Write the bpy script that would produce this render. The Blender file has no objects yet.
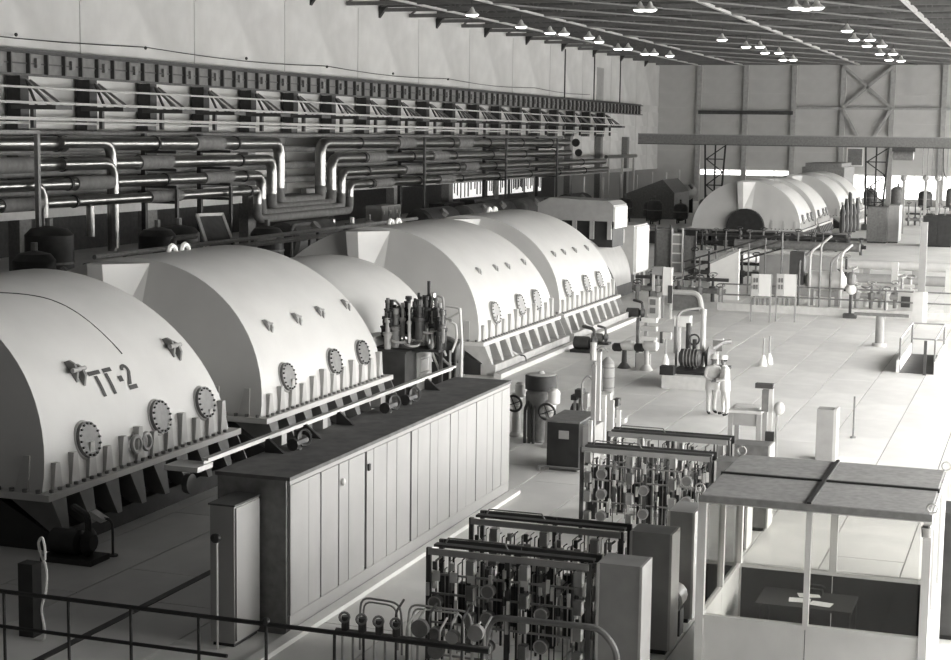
import bpy, math, random
from mathutils import Vector, Matrix
random.seed(7)
SC = bpy.context.scene
COL = SC.collection
PI = math.pi

# ------------------------------------------------------------------ camera
F, YAW, PIT, ROL, CAMZ = 1627.94, 0.338025, 0.119796, -0.0136177, 8.1
def _axes():
    cy, sy = math.cos(YAW), math.sin(YAW)
    right = Vector((cy, sy, 0))
    fwd = Vector((-sy, cy, 0)) * math.cos(PIT) + Vector((0, 0, -1)) * math.sin(PIT)
    down = fwd.cross(right)
    r2 = right * math.cos(ROL) + down * math.sin(ROL)
    d2 = -right * math.sin(ROL) + down * math.cos(ROL)
    return r2, d2, fwd
RT, DN, FW = _axes()
CAM = Vector((0, 0, CAMZ))
cd = bpy.data.cameras.new('camera')
cd.sensor_fit = 'HORIZONTAL'; cd.sensor_width = 36; cd.lens = F / 951 * 36
cd.clip_start = .1; cd.clip_end = 1000
cam = bpy.data.objects.new('camera', cd); COL.objects.link(cam)
up, back = -DN, -FW
cam.matrix_world = Matrix(((RT.x, up.x, back.x, CAM.x), (RT.y, up.y, back.y, CAM.y), (RT.z, up.z, back.z, CAM.z), (0, 0, 0, 1)))
SC.camera = cam
def ray(px, py): return RT * ((px - 475.5) / F) + DN * ((py - 330) / F) + FW
def on(px, py, ax, val):
    d = ray(px, py); i = 'xyz'.index(ax); t = (val - CAM[i]) / d[i]
    return CAM + d * t

# ------------------------------------------------------------------ world, exposure
SC.view_settings.view_transform = 'Standard'
SC.view_settings.look = 'None'
SC.view_settings.gamma = 1
SC.view_settings.use_curve_mapping = False
SC.view_settings.exposure = 0.54
W = bpy.data.worlds.new('world'); SC.world = W; W.use_nodes = True
bg = W.node_tree.nodes['Background']
bg.inputs[0].default_value = (1, .99, .965, 1); bg.inputs[1].default_value = .05
WINDOW_E = 11.5       # daylight through the frosted side windows

# ------------------------------------------------------------------ materials
MATS = {}
def mat(name, v, rough=.6, metal=0, var=.12, scale=3.0, bump=0, emit=0, stain=0, tint=(1, .99, .965), fine=60):
    if name in MATS: return MATS[name]
    m = bpy.data.materials.new(name); m.use_nodes = True
    nt = m.node_tree; b = nt.nodes['Principled BSDF']
    c = tuple(v * t for t in tint)
    b.inputs['Roughness'].default_value = rough; b.inputs['Metallic'].default_value = metal
    tc = nt.nodes.new('ShaderNodeTexCoord')
    n1 = nt.nodes.new('ShaderNodeTexNoise'); n1.inputs['Scale'].default_value = scale; n1.inputs['Detail'].default_value = 5
    nt.links.new(tc.outputs['Object'], n1.inputs['Vector'])
    r = nt.nodes.new('ShaderNodeValToRGB')
    r.color_ramp.elements[0].position = .3; r.color_ramp.elements[1].position = .7
    r.color_ramp.elements[0].color = (*[x * (1 - var) for x in c], 1)
    r.color_ramp.elements[1].color = (*[min(1, x * (1 + var)) for x in c], 1)
    nt.links.new(n1.outputs['Fac'], r.inputs['Fac'])
    out = r.outputs['Color']
    if stain:
        n2 = nt.nodes.new('ShaderNodeTexNoise'); n2.inputs['Scale'].default_value = scale * .22; n2.inputs['Detail'].default_value = 8
        nt.links.new(tc.outputs['Object'], n2.inputs['Vector'])
        r2 = nt.nodes.new('ShaderNodeValToRGB')
        r2.color_ramp.elements[0].position = .38; r2.color_ramp.elements[1].position = .62
        r2.color_ramp.elements[0].color = (1 - stain,) * 3 + (1,); r2.color_ramp.elements[1].color = (1, 1, 1, 1)
        nt.links.new(n2.outputs['Fac'], r2.inputs['Fac'])
        mx = nt.nodes.new('ShaderNodeMix'); mx.data_type = 'RGBA'; mx.blend_type = 'MULTIPLY'; mx.inputs[0].default_value = 1
        nt.links.new(out, mx.inputs[6]); nt.links.new(r2.outputs['Color'], mx.inputs[7]); out = mx.outputs[2]
    nt.links.new(out, b.inputs['Base Color'])
    if bump:
        n3 = nt.nodes.new('ShaderNodeTexNoise'); n3.inputs['Scale'].default_value = fine; n3.inputs['Detail'].default_value = 3
        nt.links.new(tc.outputs['Object'], n3.inputs['Vector'])
        bp = nt.nodes.new('ShaderNodeBump'); bp.inputs['Strength'].default_value = bump; bp.inputs['Distance'].default_value = .02
        nt.links.new(n3.outputs['Fac'], bp.inputs['Height']); nt.links.new(bp.outputs['Normal'], b.inputs['Normal'])
    if emit:
        b.inputs['Emission Color'].default_value = (*tint, 1); b.inputs['Emission Strength'].default_value = emit
    MATS[name] = m
    return m
def glass_mat():
    m = bpy.data.materials.new('window_glass'); m.use_nodes = True
    nt = m.node_tree; nt.nodes.clear()
    o = nt.nodes.new('ShaderNodeOutputMaterial'); mx = nt.nodes.new('ShaderNodeMixShader')
    t = nt.nodes.new('ShaderNodeBsdfTransparent'); t.inputs[0].default_value = (.93, .93, .92, 1)
    g = nt.nodes.new('ShaderNodeBsdfGlossy'); g.inputs['Roughness'].default_value = .04
    lw = nt.nodes.new('ShaderNodeFresnel'); lw.inputs['IOR'].default_value = 1.45
    nt.links.new(lw.outputs[0], mx.inputs[0]); nt.links.new(t.outputs[0], mx.inputs[1]); nt.links.new(g.outputs[0], mx.inputs[2])
    nt.links.new(mx.outputs[0], o.inputs[0])
    return m
GLASS = glass_mat()
FLOORM = mat('floor_plastic', .72, .55, var=.06, scale=1.2, bump=.15, stain=.10)
FLOORB = mat('floor_joint', .22, .8)
WALLM = mat('wall_concrete', .6, .85, var=.05, scale=.8, bump=.2, stain=.14)
WALLF = mat('wall_far_concrete', .54, .85, var=.05, scale=.6, stain=.12)
COLM = mat('column_concrete', .36, .85)
ROOFM = mat('roof_deck', .11, .9)
TRUSSM = mat('truss_steel', .14, .7)
TIEM = mat('tie_steel', .42, .6)
CASE = mat('casing_paint', .60, .5, var=.035, scale=1.1, bump=.08, stain=.05, fine=30)
CASED = mat('casing_trim', .46, .5, var=.06)
COVER = mat('bolts_and_shaded_cover', .15, .5, var=.15, scale=8)  # bolt steel, also the darker cover copy for the shaded near casings
COVER_LIT = mat('cover_lit', .27, .5, var=.08, scale=8)  # lighter cover copy for the casings in full daylight
SKIRT = mat('skirt_dark', .025, .6)  # near-black colour carries the shade inside the skirt openings
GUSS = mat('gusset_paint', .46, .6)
GUSS_SHADE = mat('gusset_shaded', .16, .6)  # shaded copy of the gusset paint for the near casings
BLACK = mat('black_steel', .025, .55, var=.3)
DARK = mat('dark_steel', .06, .55, var=.25)
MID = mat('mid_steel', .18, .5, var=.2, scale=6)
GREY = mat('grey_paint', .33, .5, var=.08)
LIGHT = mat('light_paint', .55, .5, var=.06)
WHITE = mat('white_paint', .78, .5, var=.03)
PANELM = mat('panel_paint', .35, .5, var=.04, scale=1.5, stain=.08)
PANELT = mat('panel_top', .13, .8, var=.25, scale=4, stain=.2)
CLAD = mat('aluminium_cladding', .3, .3, metal=1, var=.12, scale=5, bump=.06, fine=6)
DULL = mat('dull_insulation', .16, .75, var=.2)
BEAMM = mat('runway_steel', .17, .65, var=.15)
CHROME = mat('bright_steel', .7, .25, metal=1, var=.05)
CONC = mat('kerb_concrete', .62, .8, var=.08, scale=5, bump=.2)
LETTER = mat('stencil_black', .05, .7)
LAMPE = mat('lamp_glow', .9, emit=6.0, var=0)
PANE = mat('daylight_pane', .8, emit=WINDOW_E, var=0)
PANEF = mat('daylight_pane_far', .8, emit=2.4, var=0)
PANEL_ = mat('daylight_pane_side', .6, emit=.55, var=.3, scale=4)
CLOTH = mat('white_cotton', .85, .9, var=.04, scale=20)
CLOTHG = mat('grey_cotton', .58, .9, var=.06, scale=20)
SKIN = mat('skin_tone', .2, .6, var=.04)
HAIR = mat('dark_hair', .03, .8)
PAPER = mat('paper', .85, .9, var=.02)
BOARD = mat('dark_board', .035, .6, var=.12)
BOOTHR = mat('booth_roof', .32, .75, var=.14, scale=9, stain=.12)
BOOTHP = mat('booth_paint', .78, .5, var=.03)

# ------------------------------------------------------------------ mesh builder
class MB:
    def __init__(s): s.v = []; s.f = []
    def add(s, v, f):
        k = len(s.v); s.v += [Vector(p) for p in v]; s.f += [[i + k for i in q] for q in f]; return s
    def box(s, x0, x1, y0, y1, z0, z1):
        return s.add([(x, y, z) for z in (z0, z1) for y in (y0, y1) for x in (x0, x1)],
                     [(0, 2, 3, 1), (4, 5, 7, 6), (0, 1, 5, 4), (2, 6, 7, 3), (0, 4, 6, 2), (1, 3, 7, 5)])
    def bar(s, p0, p1, w, h=None, upv=(0, 0, 1)):
        h = h or w; p0 = Vector(p0); p1 = Vector(p1); d = (p1 - p0).normalized(); u = Vector(upv)
        if abs(d.dot(u)) > .98: u = Vector((0, 1, 0))
        a = d.cross(u).normalized() * (w / 2); b = a.cross(d).normalized() * (h / 2)
        v = [p + i * a + j * b for p in (p0, p1) for i, j in ((-1, -1), (1, -1), (1, 1), (-1, 1))]
        return s.add(v, [(0, 1, 2, 3), (7, 6, 5, 4), (0, 4, 5, 1), (1, 5, 6, 2), (2, 6, 7, 3), (3, 7, 4, 0)])
    def cyl(s, p0, p1, r, r1=None, n=12, caps=True):
        r1 = r if r1 is None else r1
        p0 = Vector(p0); p1 = Vector(p1); d = (p1 - p0).normalized()
        u = Vector((0, 0, 1)) if abs(d.z) < .9 else Vector((1, 0, 0))
        a = d.cross(u).normalized(); b = d.cross(a)
        v = [p + (a * math.cos(t) + b * math.sin(t)) * q for p, q in ((p0, r), (p1, r1)) for t in [2 * PI * i / n for i in range(n)]]
        f = [(i, (i + 1) % n, n + (i + 1) % n, n + i) for i in range(n)]
        if caps: f += [list(range(n))[::-1], list(range(n, 2 * n))]
        return s.add(v, f)
    def tube(s, pts, r, n=8, bend=0, seg=4):
        P = [Vector(p) for p in pts]
        if bend:
            Q = [P[0]]
            for i in range(1, len(P) - 1):
                a = P[i - 1] - P[i]; b = P[i + 1] - P[i]
                k = min(bend, a.length * .49, b.length * .49)
                A = P[i] + a.normalized() * k; B = P[i] + b.normalized() * k
                for j in range(seg + 1):
                    t = j / seg; Q.append(A * (1 - t) ** 2 + P[i] * 2 * t * (1 - t) + B * t * t)
            Q.append(P[-1]); P = Q
        d = (P[1] - P[0]).normalized(); u = Vector((0, 0, 1)) if abs(d.z) < .9 else Vector((1, 0, 0))
        a = d.cross(u).normalized(); k0 = len(s.v); m = len(P)
        for i in range(m):
            if i == 0: d = P[1] - P[0]
            elif i == m - 1: d = P[-1] - P[-2]
            else: d = (P[i + 1] - P[i]).normalized() + (P[i] - P[i - 1]).normalized()
            d = d.normalized(); a = (a - d * a.dot(d)).normalized(); b = d.cross(a)
            s.v += [P[i] + (a * math.cos(2 * PI * j / n) + b * math.sin(2 * PI * j / n)) * r for j in range(n)]
        for i in range(m - 1):
            s.f += [[k0 + i * n + j, k0 + i * n + (j + 1) % n, k0 + (i + 1) * n + (j + 1) % n, k0 + (i + 1) * n + j] for j in range(n)]
        s.f += [[k0 + j for j in range(n)][::-1], [k0 + (m - 1) * n + j for j in range(n)]]
        return s
    def prism(s, poly, d):
        d = Vector(d); n = len(poly); P = [Vector(p) for p in poly]
        return s.add(P + [p + d for p in P], [list(range(n))[::-1], list(range(n, 2 * n))] + [(i, (i + 1) % n, n + (i + 1) % n, n + i) for i in range(n)])
    def lathe(s, prof, c, n=16, axis='z'):
        c = Vector(c); k0 = len(s.v); m = len(prof)
        for r, h in prof:
            for j in range(n):
                t = 2 * PI * j / n; q = (r * math.cos(t), r * math.sin(t), h)
                if axis == 'y': q = (q[0], q[2], q[1])
                if axis == 'x': q = (q[2], q[0], q[1])
                s.v.append(c + Vector(q))
        for i in range(m - 1):
            s.f += [[k0 + i * n + j, k0 + i * n + (j + 1) % n, k0 + (i + 1) * n + (j + 1) % n, k0 + (i + 1) * n + j] for j in range(n)]
        s.f += [[k0 + j for j in range(n)][::-1], [k0 + (m - 1) * n + j for j in range(n)]]
        return s
    def torus(s, c, nrm, R, r, n=16, m=6, arc=2 * PI, start=0, ref=None):
        c = Vector(c); d = Vector(nrm).normalized(); u = Vector(ref) if ref else (Vector((0, 0, 1)) if abs(d.z) < .9 else Vector((1, 0, 0)))
        a = (u - d * u.dot(d)).normalized(); b = d.cross(a)
        closed = arc > 6.2; cnt = n if closed else n + 1; k0 = len(s.v)
        for i in range(cnt):
            t = start + arc * i / n; e = a * math.cos(t) + b * math.sin(t)
            s.v += [c + e * (R + r * math.cos(2 * PI * j / m)) + d * (r * math.sin(2 * PI * j / m)) for j in range(m)]
        for i in range(n):
            q = (i + 1) % cnt
            s.f += [[k0 + i * m + j, k0 + i * m + (j + 1) % m, k0 + q * m + (j + 1) % m, k0 + q * m + j] for j in range(m)]
        return s
    def ball(s, c, r, n=10, m=7):
        r = (r, r, r) if not hasattr(r, '__len__') else r
        c = Vector(c); v = []; f = []
        for i in range(m + 1):
            p = PI * i / m - PI / 2
            for j in range(n):
                t = 2 * PI * j / n
                v.append(c + Vector((r[0] * math.cos(p) * math.cos(t), r[1] * math.cos(p) * math.sin(t), r[2] * math.sin(p))))
        for i in range(m):
            f += [(i * n + j, i * n + (j + 1) % n, (i + 1) * n + (j + 1) % n, (i + 1) * n + j) for j in range(n)]
        return s.add(v, f)
    def mesh(s, name, m, off=(0, 0, 0), smooth=False):
        off = Vector(off); me = bpy.data.meshes.new(name)
        me.from_pydata([tuple(p - off) for p in s.v], [], s.f)
        me.materials.append(m); me.validate(); me.update()
        if smooth:
            me.shade_smooth(); me.set_sharp_from_angle(angle=math.radians(35))
        return me

ORD = 'first second third fourth fifth sixth seventh eighth ninth tenth eleventh twelfth thirteenth fourteenth fifteenth sixteenth seventeenth eighteenth nineteenth twentieth'.split()
ORD += ['twenty-' + o for o in ORD[:9]] + ['thirtieth'] + ['thirty-' + o for o in ORD[:9]]
BASE = {}
def link(name, me, parent=None, loc=None):
    o = bpy.data.objects.new(name, me); COL.objects.link(o)
    if parent: o.parent = parent; BASE[o.name] = BASE.get(parent.name, Vector())
    if loc is not None: o.location = loc
    return o
def part(parent, name, mb, m, smooth=False, label=None, stuff=False):
    o = link(name, mb.mesh(name, m, BASE[parent.name], smooth), parent)
    if label: o['label'] = label
    if stuff: o['kind'] = 'stuff'
    return o
def thing(name, label, cat, base, group=None):
    o = link(name, None); o.location = Vector(base); o.empty_display_size = .2
    BASE[o.name] = Vector(base); o['label'] = label; o['category'] = cat
    if group: o['group'] = group
    return o
def solo(name, label, cat, mb, m, group=None, smooth=False):
    xs = [p.x for p in mb.v]; ys = [p.y for p in mb.v]; zs = [p.z for p in mb.v]
    b = Vector(((min(xs) + max(xs)) / 2, (min(ys) + max(ys)) / 2, min(zs)))
    o = link(name, mb.mesh(name, m, b, smooth)); o.location = b; BASE[o.name] = b
    o['label'] = label; o['category'] = cat
    if group: o['group'] = group
    return o
def struct(name, mb=None, m=None, base=(0, 0, 0), label=None, smooth=False):
    o = link(name, mb.mesh(name, m, base, smooth) if mb else None); o.location = Vector(base); BASE[o.name] = Vector(base)
    o['kind'] = 'structure'
    if label: o['label'] = label
    return o
def dup(o, loc=None, label=None, parent=None, group=None):
    c = o.copy(); COL.objects.link(c)
    if parent: c.parent = parent
    if loc is not None: c.location = loc
    if label: c['label'] = label
    if group: c['group'] = group
    BASE[c.name] = Vector(c.location) if not parent else BASE[parent.name]
    for ch in list(o.children): dup(ch, parent=c)
    return c

# ------------------------------------------------------------------ the hall
XL, XR, YF, YB = -48.0, 6.0, 206.0, 4.0
fl = struct('floor', MB().box(-62, XR, YB, YF + .3, -.35, -.03), FLOORB, label='pale hall floor of long slabs with dark joints')
SW, SL = 1.5, 6.0
slab = MB().box(-SW / 2 + .014, SW / 2 - .014, -SL / 2 + .014, SL / 2 - .014, -.03, 0).mesh('floor_slab', FLOORM)
for i in range(15):
    for j in range(14):
        link('floor_slab', slab, fl, (-17.3 + SW * (i + .5), 12 + SL * (j + .5) + (1.7 if i % 2 else 0), 0))
part(fl, 'floor_surface', MB().box(-62, -17.32, YB, YF, -.03, -.004), FLOORM)
part(fl, 'floor_surface', MB().box(-17.3, XR, 97.8, YF, -.03, -.004), FLOORM)

wl = struct('wall_left', MB().box(XL - .5, XL - .06, 50, YF, 4.0, 20), WALLM, label='long pale concrete side wall')
pan = MB().box(-.06, 0, -5.96, 5.96, -2.55, 2.55).mesh('wall_panel', WALLM)
pan2 = MB().box(-.06, 0, -2.96, 2.96, -.88, .88).mesh('wall_panel', WALLM)
for k in range(13): link('wall_panel', pan, wl, (XL, 56 + 12 * k, 14.5))
for k in range(26):
    for j in range(4): link('wall_panel', pan2, wl, (XL, 53.2 + 6 * k, 4.9 + 1.78 * j))
part(wl, 'door_leaf', MB().box(XL - .02, XL + .05, 175.8, 178.6, 11.9, 15.6), GREY, label='grey tall panel set in the upper wall')
for y in (163.2, 174.6, 186): part(wl, 'joint_strip', MB().box(XL - .02, XL + .08, y - .12, y + .12, 11.9, 16.9), BLACK)
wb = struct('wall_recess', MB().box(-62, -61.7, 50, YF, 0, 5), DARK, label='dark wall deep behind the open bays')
ww = struct('wall_far', MB().box(-62, XR, YF + .06, YF + .5, 0, 20), WALLF, label='far end wall of grey panels between columns')
colx = [-42.7, -36.8, -30.8, -24.8, -18.9, -12.8, -6.8]
edges = [-48.2] + colx + [-.8, 5.2]
for i in range(len(edges) - 1):
    w = edges[i + 1] - edges[i] - .06
    zz = [4.6, 6.4, 8.2, 10, 11.8, 13.6, 15.4, 17.2]
    pm = MB().box(-w / 2, w / 2, -.06, 0, .03, 1.77).mesh('wall_panel', WALLF)
    for q in zz: link('wall_panel', pm, ww, ((edges[i] + edges[i + 1]) / 2, YF + .06, q))
for x in colx: part(ww, 'column', MB().box(x - .3, x + .3, YF - .45, YF, 0, 17.6), COLM)
part(ww, 'rail', MB().box(-42.7, -30.8, YF - .75, YF - .45, 11.0, 11.45), DARK)
part(ww, 'rail', MB().box(-30.8, 5, YF - .55, YF - .1, 11.7, 12.0), COLM)
a0, a1 = -24.8, -18.9
for p, q in (((a0, 17), (a1, 11.9)), ((a1, 17), (a0, 11.9)), ((a0, 11.9), (a0 + 1.9, 8.5)), ((a1, 11.9), (a1 - 1.9, 8.5))):
    part(ww, 'brace', MB().bar((p[0], YF - .5, p[1]), (q[0], YF - .5, q[1]), .34), COLM)
bd = thing('notice_board', 'framed grey notice board on the far end wall beside the crane leg', 'board', (-23.2, YF - .06, 4.9))
part(bd, 'board_face', MB().box(-24, -22.2, YF - .16, YF - .06, 4.9, 7), MID)
for z in (4.85, 7.0): part(bd, 'frame_bar', MB().box(-24.1, -22.1, YF - .2, YF - .06, z - .07, z + .07), WHITE)
for x in (-24.05, -22.15): part(bd, 'frame_bar', MB().box(x - .07, x + .07, YF - .2, YF - .06, 4.9, 7), WHITE)
def wall_window(n, x0, x1, z0, z1, cnt, m):
    w = struct('window_%d' % n, MB().box(x0, x1, YF - .02, YF + .05, z0 - .15, z0), LIGHT, label='bright window strip low in the far end wall')
    st = (x1 - x0) / cnt
    for i in range(cnt): part(w, 'pane', MB().box(x0 + i * st + .04, x0 + (i + 1) * st - .04, YF - .01, YF + .03, z0, z1), m)
    for i in range(cnt + 1): part(w, 'mullion', MB().box(x0 + i * st - .05, x0 + i * st + .05, YF - .07, YF + .03, z0, z1), LIGHT)
wall_window(1, -42.4, -31.1, 3.4, 4.0, 6, PANEF)
wall_window(2, -24.5, -19.2, .9, 3.7, 4, PANEF)
wall_window(3, -18.6, -13.1, .9, 3.7, 4, PANEF)
wall_window(4, -12.5, -7.1, .9, 3.7, 4, PANEF)
wall_window(5, -6.5, 5.0, .9, 3.7, 8, PANEF)

# right wall: piers, sill wall, lintel and big frosted windows (the daylight)
WZ = 8.2
wr = struct('wall_right', MB().box(XR, XR + .5, YB, YF, 0, 2.0), WALLM, label='right side wall below the tall windows')
part(wr, 'lintel', MB().box(XR, XR + .5, YB, YF, WZ, 20), WALLM)
for k in range(1, 17): part(wr, 'pier', MB().box(XR - .2, XR + .5, 6 + 12 * k - .5, 6 + 12 * k + .5, 2.0, WZ), WALLM)
part(wr, 'solid_bay', MB().box(XR, XR + .5, YB, 20, 2.0, WZ), WALLM)
for k in range(1, 16):
    y0 = 6 + 12 * k + .5; y1 = y0 + 11
    if k == 1: y0 = 20
    w = struct('window_%d' % (5 + k), MB().box(XR + .1, XR + .3, y0, y1, 2.0, 2.15), LIGHT, label='tall frosted side window full of daylight')
    part(w, 'pane', MB().box(XR + .18, XR + .2, y0, y1, 2.15, WZ), PANE)
    for i in range(1, 6): part(w, 'mullion', MB().box(XR + .12, XR + .26, y0 + i * (y1 - y0) / 6 - .05, y0 + i * (y1 - y0) / 6 + .05, 2.15, WZ), LIGHT)

# ceiling: deck, trusses, purlins, ties
ce = struct('ceiling', MB().box(XL - .5, XR + .5, 60, YF + .5, 20, 20.2), ROOFM, label='dark roof deck carried on steel trusses')
tr = MB()
x0, x1 = XL, XR
tr.bar((x0, 0, 17.2), (x1, 0, 17.2), .22, .28); tr.bar((x0, 0, 19.4), (x1, 0, 19.4), .24, .3)
n = 18; st = (x1 - x0) / n
for i in range(n):
    xa, xb = x0 + i * st, x0 + (i + 1) * st
    za, zb = (17.2, 19.4) if i % 2 == 0 else (19.4, 17.2)
    tr.bar((xa, 0, za), (xb, 0, zb), .14); tr.bar((xb, 0, 17.2), (xb, 0, 19.4), .1)
trm = tr.mesh('roof_truss', TRUSSM)
for k in range(21): link('roof_truss', trm, ce, (0, 84 + 6 * k, 0))
pum = MB().box(-.09, .09, 70, YF, 19.5, 19.95).mesh('purlin', TRUSSM)
for k in range(18): link('purlin', pum, ce, (XL + 1.5 + 3 * k, 0, 0))
for x, w in ((-22.85, .26), (-9.7, .3), (-37.1, .2), (-42.7, .2)):
    part(ce, 'tie_beam', MB().box(x - w / 2, x + w / 2, 80, YF, 17.0, 17.06 + w * .5), TIEM)
for k in range(9):
    y = 96 + 12 * k
    for xa, xb in ((-37.1, -30), (-30, -22.85), (-22.85, -16), (-16, -9.7)):
        part(ce, 'wind_brace', MB().bar((xa, y, 17.05), (xb, y + 12, 17.05), .12), TRUSSM)
for k in range(10):
    y = 90 + 12 * k
    part(ce, 'truss_bracket', MB().prism([(XL, y - .2, 17.4), (XL + .6, y - .2, 17.4), (XL, y - .2, 16.6)], (0, .4, 0)), BLACK)
    part(ce, 'roof_panel', MB().box(XL, XR, y, y + .3, 17.4, 19.9), ROOFM)

# ceiling lamps, placed on the lamp level under the trusses
L0 = thing('ceiling_lamp', 'leftmost white bell lamp hanging under the dark roof', 'lamp', (0, 0, 0), 'bell lamps under the roof')
part(L0, 'shade', MB().lathe([(.06, .55), (.14, .42), (.2, .28), (.5, .05), (.5, 0)], (0, 0, 0), 14), WHITE, True)
part(L0, 'diffuser', MB().lathe([(.02, -.12), (.3, -.1), (.42, -.02), (.45, .03)], (0, 0, 0), 14), LAMPE, True)
part(L0, 'stem', MB().cyl((0, 0, .5), (0, 0, 1.0), .04, n=6), DARK)
lamps = [(640, 10), (650, 10), (722, 40), (746, 47), (760, 47), (765, 53), (779, 53), (783, 60), (793, 60), (847, 31), (854, 40), (870, 40), (867, 46), (882, 46), (880, 54), (893, 54), (889, 60), (901, 61), (628, 49), (645, 54), (654, 54), (670, 56), (472, 15), (521, 27), (550, 33), (564, 34), (589, 38), (599, 42), (618, 49), (795, 8), (817, 8), (806, 9)]
lamps.sort()
for i, (px, py) in enumerate(lamps):
    p = on(px, py, 'z', 16.2)
    p.y = min(p.y, YF - 2)
    if i == 0: L0.location = p; BASE[L0.name] = p
    else: dup(L0, p, '%s white bell lamp under the dark roof counted from the left' % ORD[i])

# ------------------------------------------------------------------ crane runway and brackets on the left wall
RX = -46.9
rb = thing('crane_runway_girder', 'dark riveted crane runway girder running high along the left wall', 'girder', (RX, 130, 10.65))
part(rb, 'web', MB().box(RX - .04, RX + .04, 52, YF - 14, 10.7, 11.7), BEAMM)
part(rb, 'top_flange', MB().box(RX - .3, RX + .3, 52, YF - 14, 11.66, 11.76), BLACK)
part(rb, 'bottom_flange', MB().box(RX - .22, RX + .25, 52, YF - 14, 10.6, 10.7), DARK)
part(rb, 'crane_rail', MB().box(RX - .06, RX + .06, 52, YF - 14, 11.76, 11.88), DARK)
part(rb, 'longitudinal_rib', MB().box(RX + .04, RX + .12, 52, YF - 14, 11.15, 11.22), DARK)
sm = MB().box(.04, .26, -.05, .05, 10.7 - 10.65, 11.66 - 10.65).mesh('stiffener', DARK)
for k in range(93):
    link('stiffener', sm, rb, (0, -77.4 + 1.5 * k, 0))
sm2 = MB().box(.04, .2, -.16, .16, .35, .8).mesh('splice_plate', MID)
for k in range(46): link('splice_plate', sm2, rb, (0, -76.6 + 3 * k, 0))
BR = thing('wall_bracket', 'first dark bracket with diagonal stays under the runway from the left edge', 'bracket', (RX, 0, 8.6), 'brackets under the runway')
part(BR, 'post', MB().box(RX - .9, RX - .1, -.35, .35, 8.6, 10.6), BLACK)
part(BR, 'arm', MB().box(RX - .4, RX + 2.1, -.7, .7, 9.0, 9.2), DARK)
part(BR, 'hanger', MB().box(RX + .6, RX + .8, -.6, -.4, 8.1, 9.0), DARK)
for s in (-.5, .5):
    part(BR, 'stay', MB().bar((RX + .1, s * .3, 10.4), (RX + 1.7, s, 9.2), .12), MID)
    part(BR, 'stay', MB().bar((RX + .1, s * .3, 10.4), (RX + .9, s, 9.2), .1), DARK)
part(BR, 'footing', MB().box(RX - .9, RX - .2, -.45, .45, 8.0, 8.6), DARK)
for k in range(19):
    y = 67.6 + 6.0 * k
    if k == 0: BR.location = (RX, y, 8.6)
    else: dup(BR, (RX, y, 8.6), '%s dark bracket with diagonal stays under the runway from the left edge' % ORD[k])
for z, x, r, nm, lb in ((10.02, -45.9, .06, 'conduit', 'thin pale conduit just below the crane runway girder'), (9.28, RX + 1.98, .07, 'conduit', 'thin conduit lying on the bracket arms'), (8.55, -45.6, .09, 'conduit', 'pale pipe running below the bracket arms'), (8.35, -46.6, .07, 'conduit', 'lowest thin conduit between brackets and big pipes')):
    solo(nm, lb, 'conduit', MB().tube([(x, 52, z), (x, 176, z)], r, 6), LIGHT if z != 9.3 else MID)
w = thing('slack_wire', 'thin dark slack wire with knots strung along the upper left wall', 'wire', (-47.7, 100, 12.4))
part(w, 'strand', MB().tube([(-47.7, 56 + 4 * i, 12.62 - .22 * math.sin(PI * ((i * 4) % 24) / 24)) for i in range(30)], .025, 5), BLACK)
for i in range(6): part(w, 'clip', MB().ball((-47.7, 68 + 12 * i, 12.58), .1, 6, 4), BLACK)
for k in range(11):
    y = 67.9 + 12 * k
    c = solo('wall_column', '%s grey column against the left wall below the runway from the left edge' % ORD[k], 'column', MB().box(-47.95, -47.3, y - .5, y + .5, 0, 8.0), MID, 'columns along the left wall')

# ------------------------------------------------------------------ the big pipes with expansion loops
PX = -44.9
rows = [(7.38, .36, 90.9, 96.9, 3.75, -44.9), (6.4, .32, 89.3, 98.0, 3.45, -44.6), (5.48, .29, 87.3, 98.9, 3.2, -44.3), (4.64, .26, 86.2, 99.6, 2.95, -44.0)]
nm = ['topmost', 'second', 'third', 'lowest']
for i, (z, r, ya, yb, zl, x) in enumerate(rows):
    t = thing('steam_pipe', '%s of the four shiny steam pipes with a U-shaped loop on the left wall' % nm[i], 'pipe', (x, 90, zl - r), 'steam pipes along the left wall')
    part(t, 'near_run', MB().tube([(x, 52, z), (x, ya, z), (x, ya, zl + .9)], r, 14, bend=.75), CLAD, True)
    part(t, 'loop', MB().tube([(x, ya, zl + .9), (x, ya, zl), (x, yb, zl), (x, yb, zl + .9)], r, 14, bend=.75), DULL, True)
    part(t, 'far_run', MB().tube([(x, yb, zl + .9), (x, yb, z), (x, 154 if i < 2 else 166, z)], r, 14, bend=.75), CLAD, True)
    for k in range(12):
        if abs(58 + 9 * k - 94) > 8: part(t, 'clamp', MB().cyl((x, 58 + 9 * k, z), (x, 58 + 9 * k + .18, z), r + .05, n=12), BLACK)
    for k in range(9):
        y = 55 + 6.3 * k if k < 5 else 72 + 6.3 * k
        if k % 2 == i % 2: part(t, 'lagging', MB().cyl((x, y, z), (x, y + 3.2, z), r + .06, n=14), DULL, True)
for i, (z, x, r, l) in enumerate(((7.0, -46.2, .2, 'dull lagged pipe behind the topmost steam pipe'), (5.95, -46.1, .24, 'dull lagged pipe behind the second steam pipe'), (5.05, -46.0, .22, 'dull lagged pipe behind the third steam pipe'), (7.85, -46.0, .16, 'dull pipe above the topmost steam pipe'))):
    for ya, yb in ((52, 156),):
        solo('lagged_pipe', l, 'pipe', MB().tube([(x, ya, z), (x, yb, z)], r, 12), DULL, smooth=True)
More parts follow.
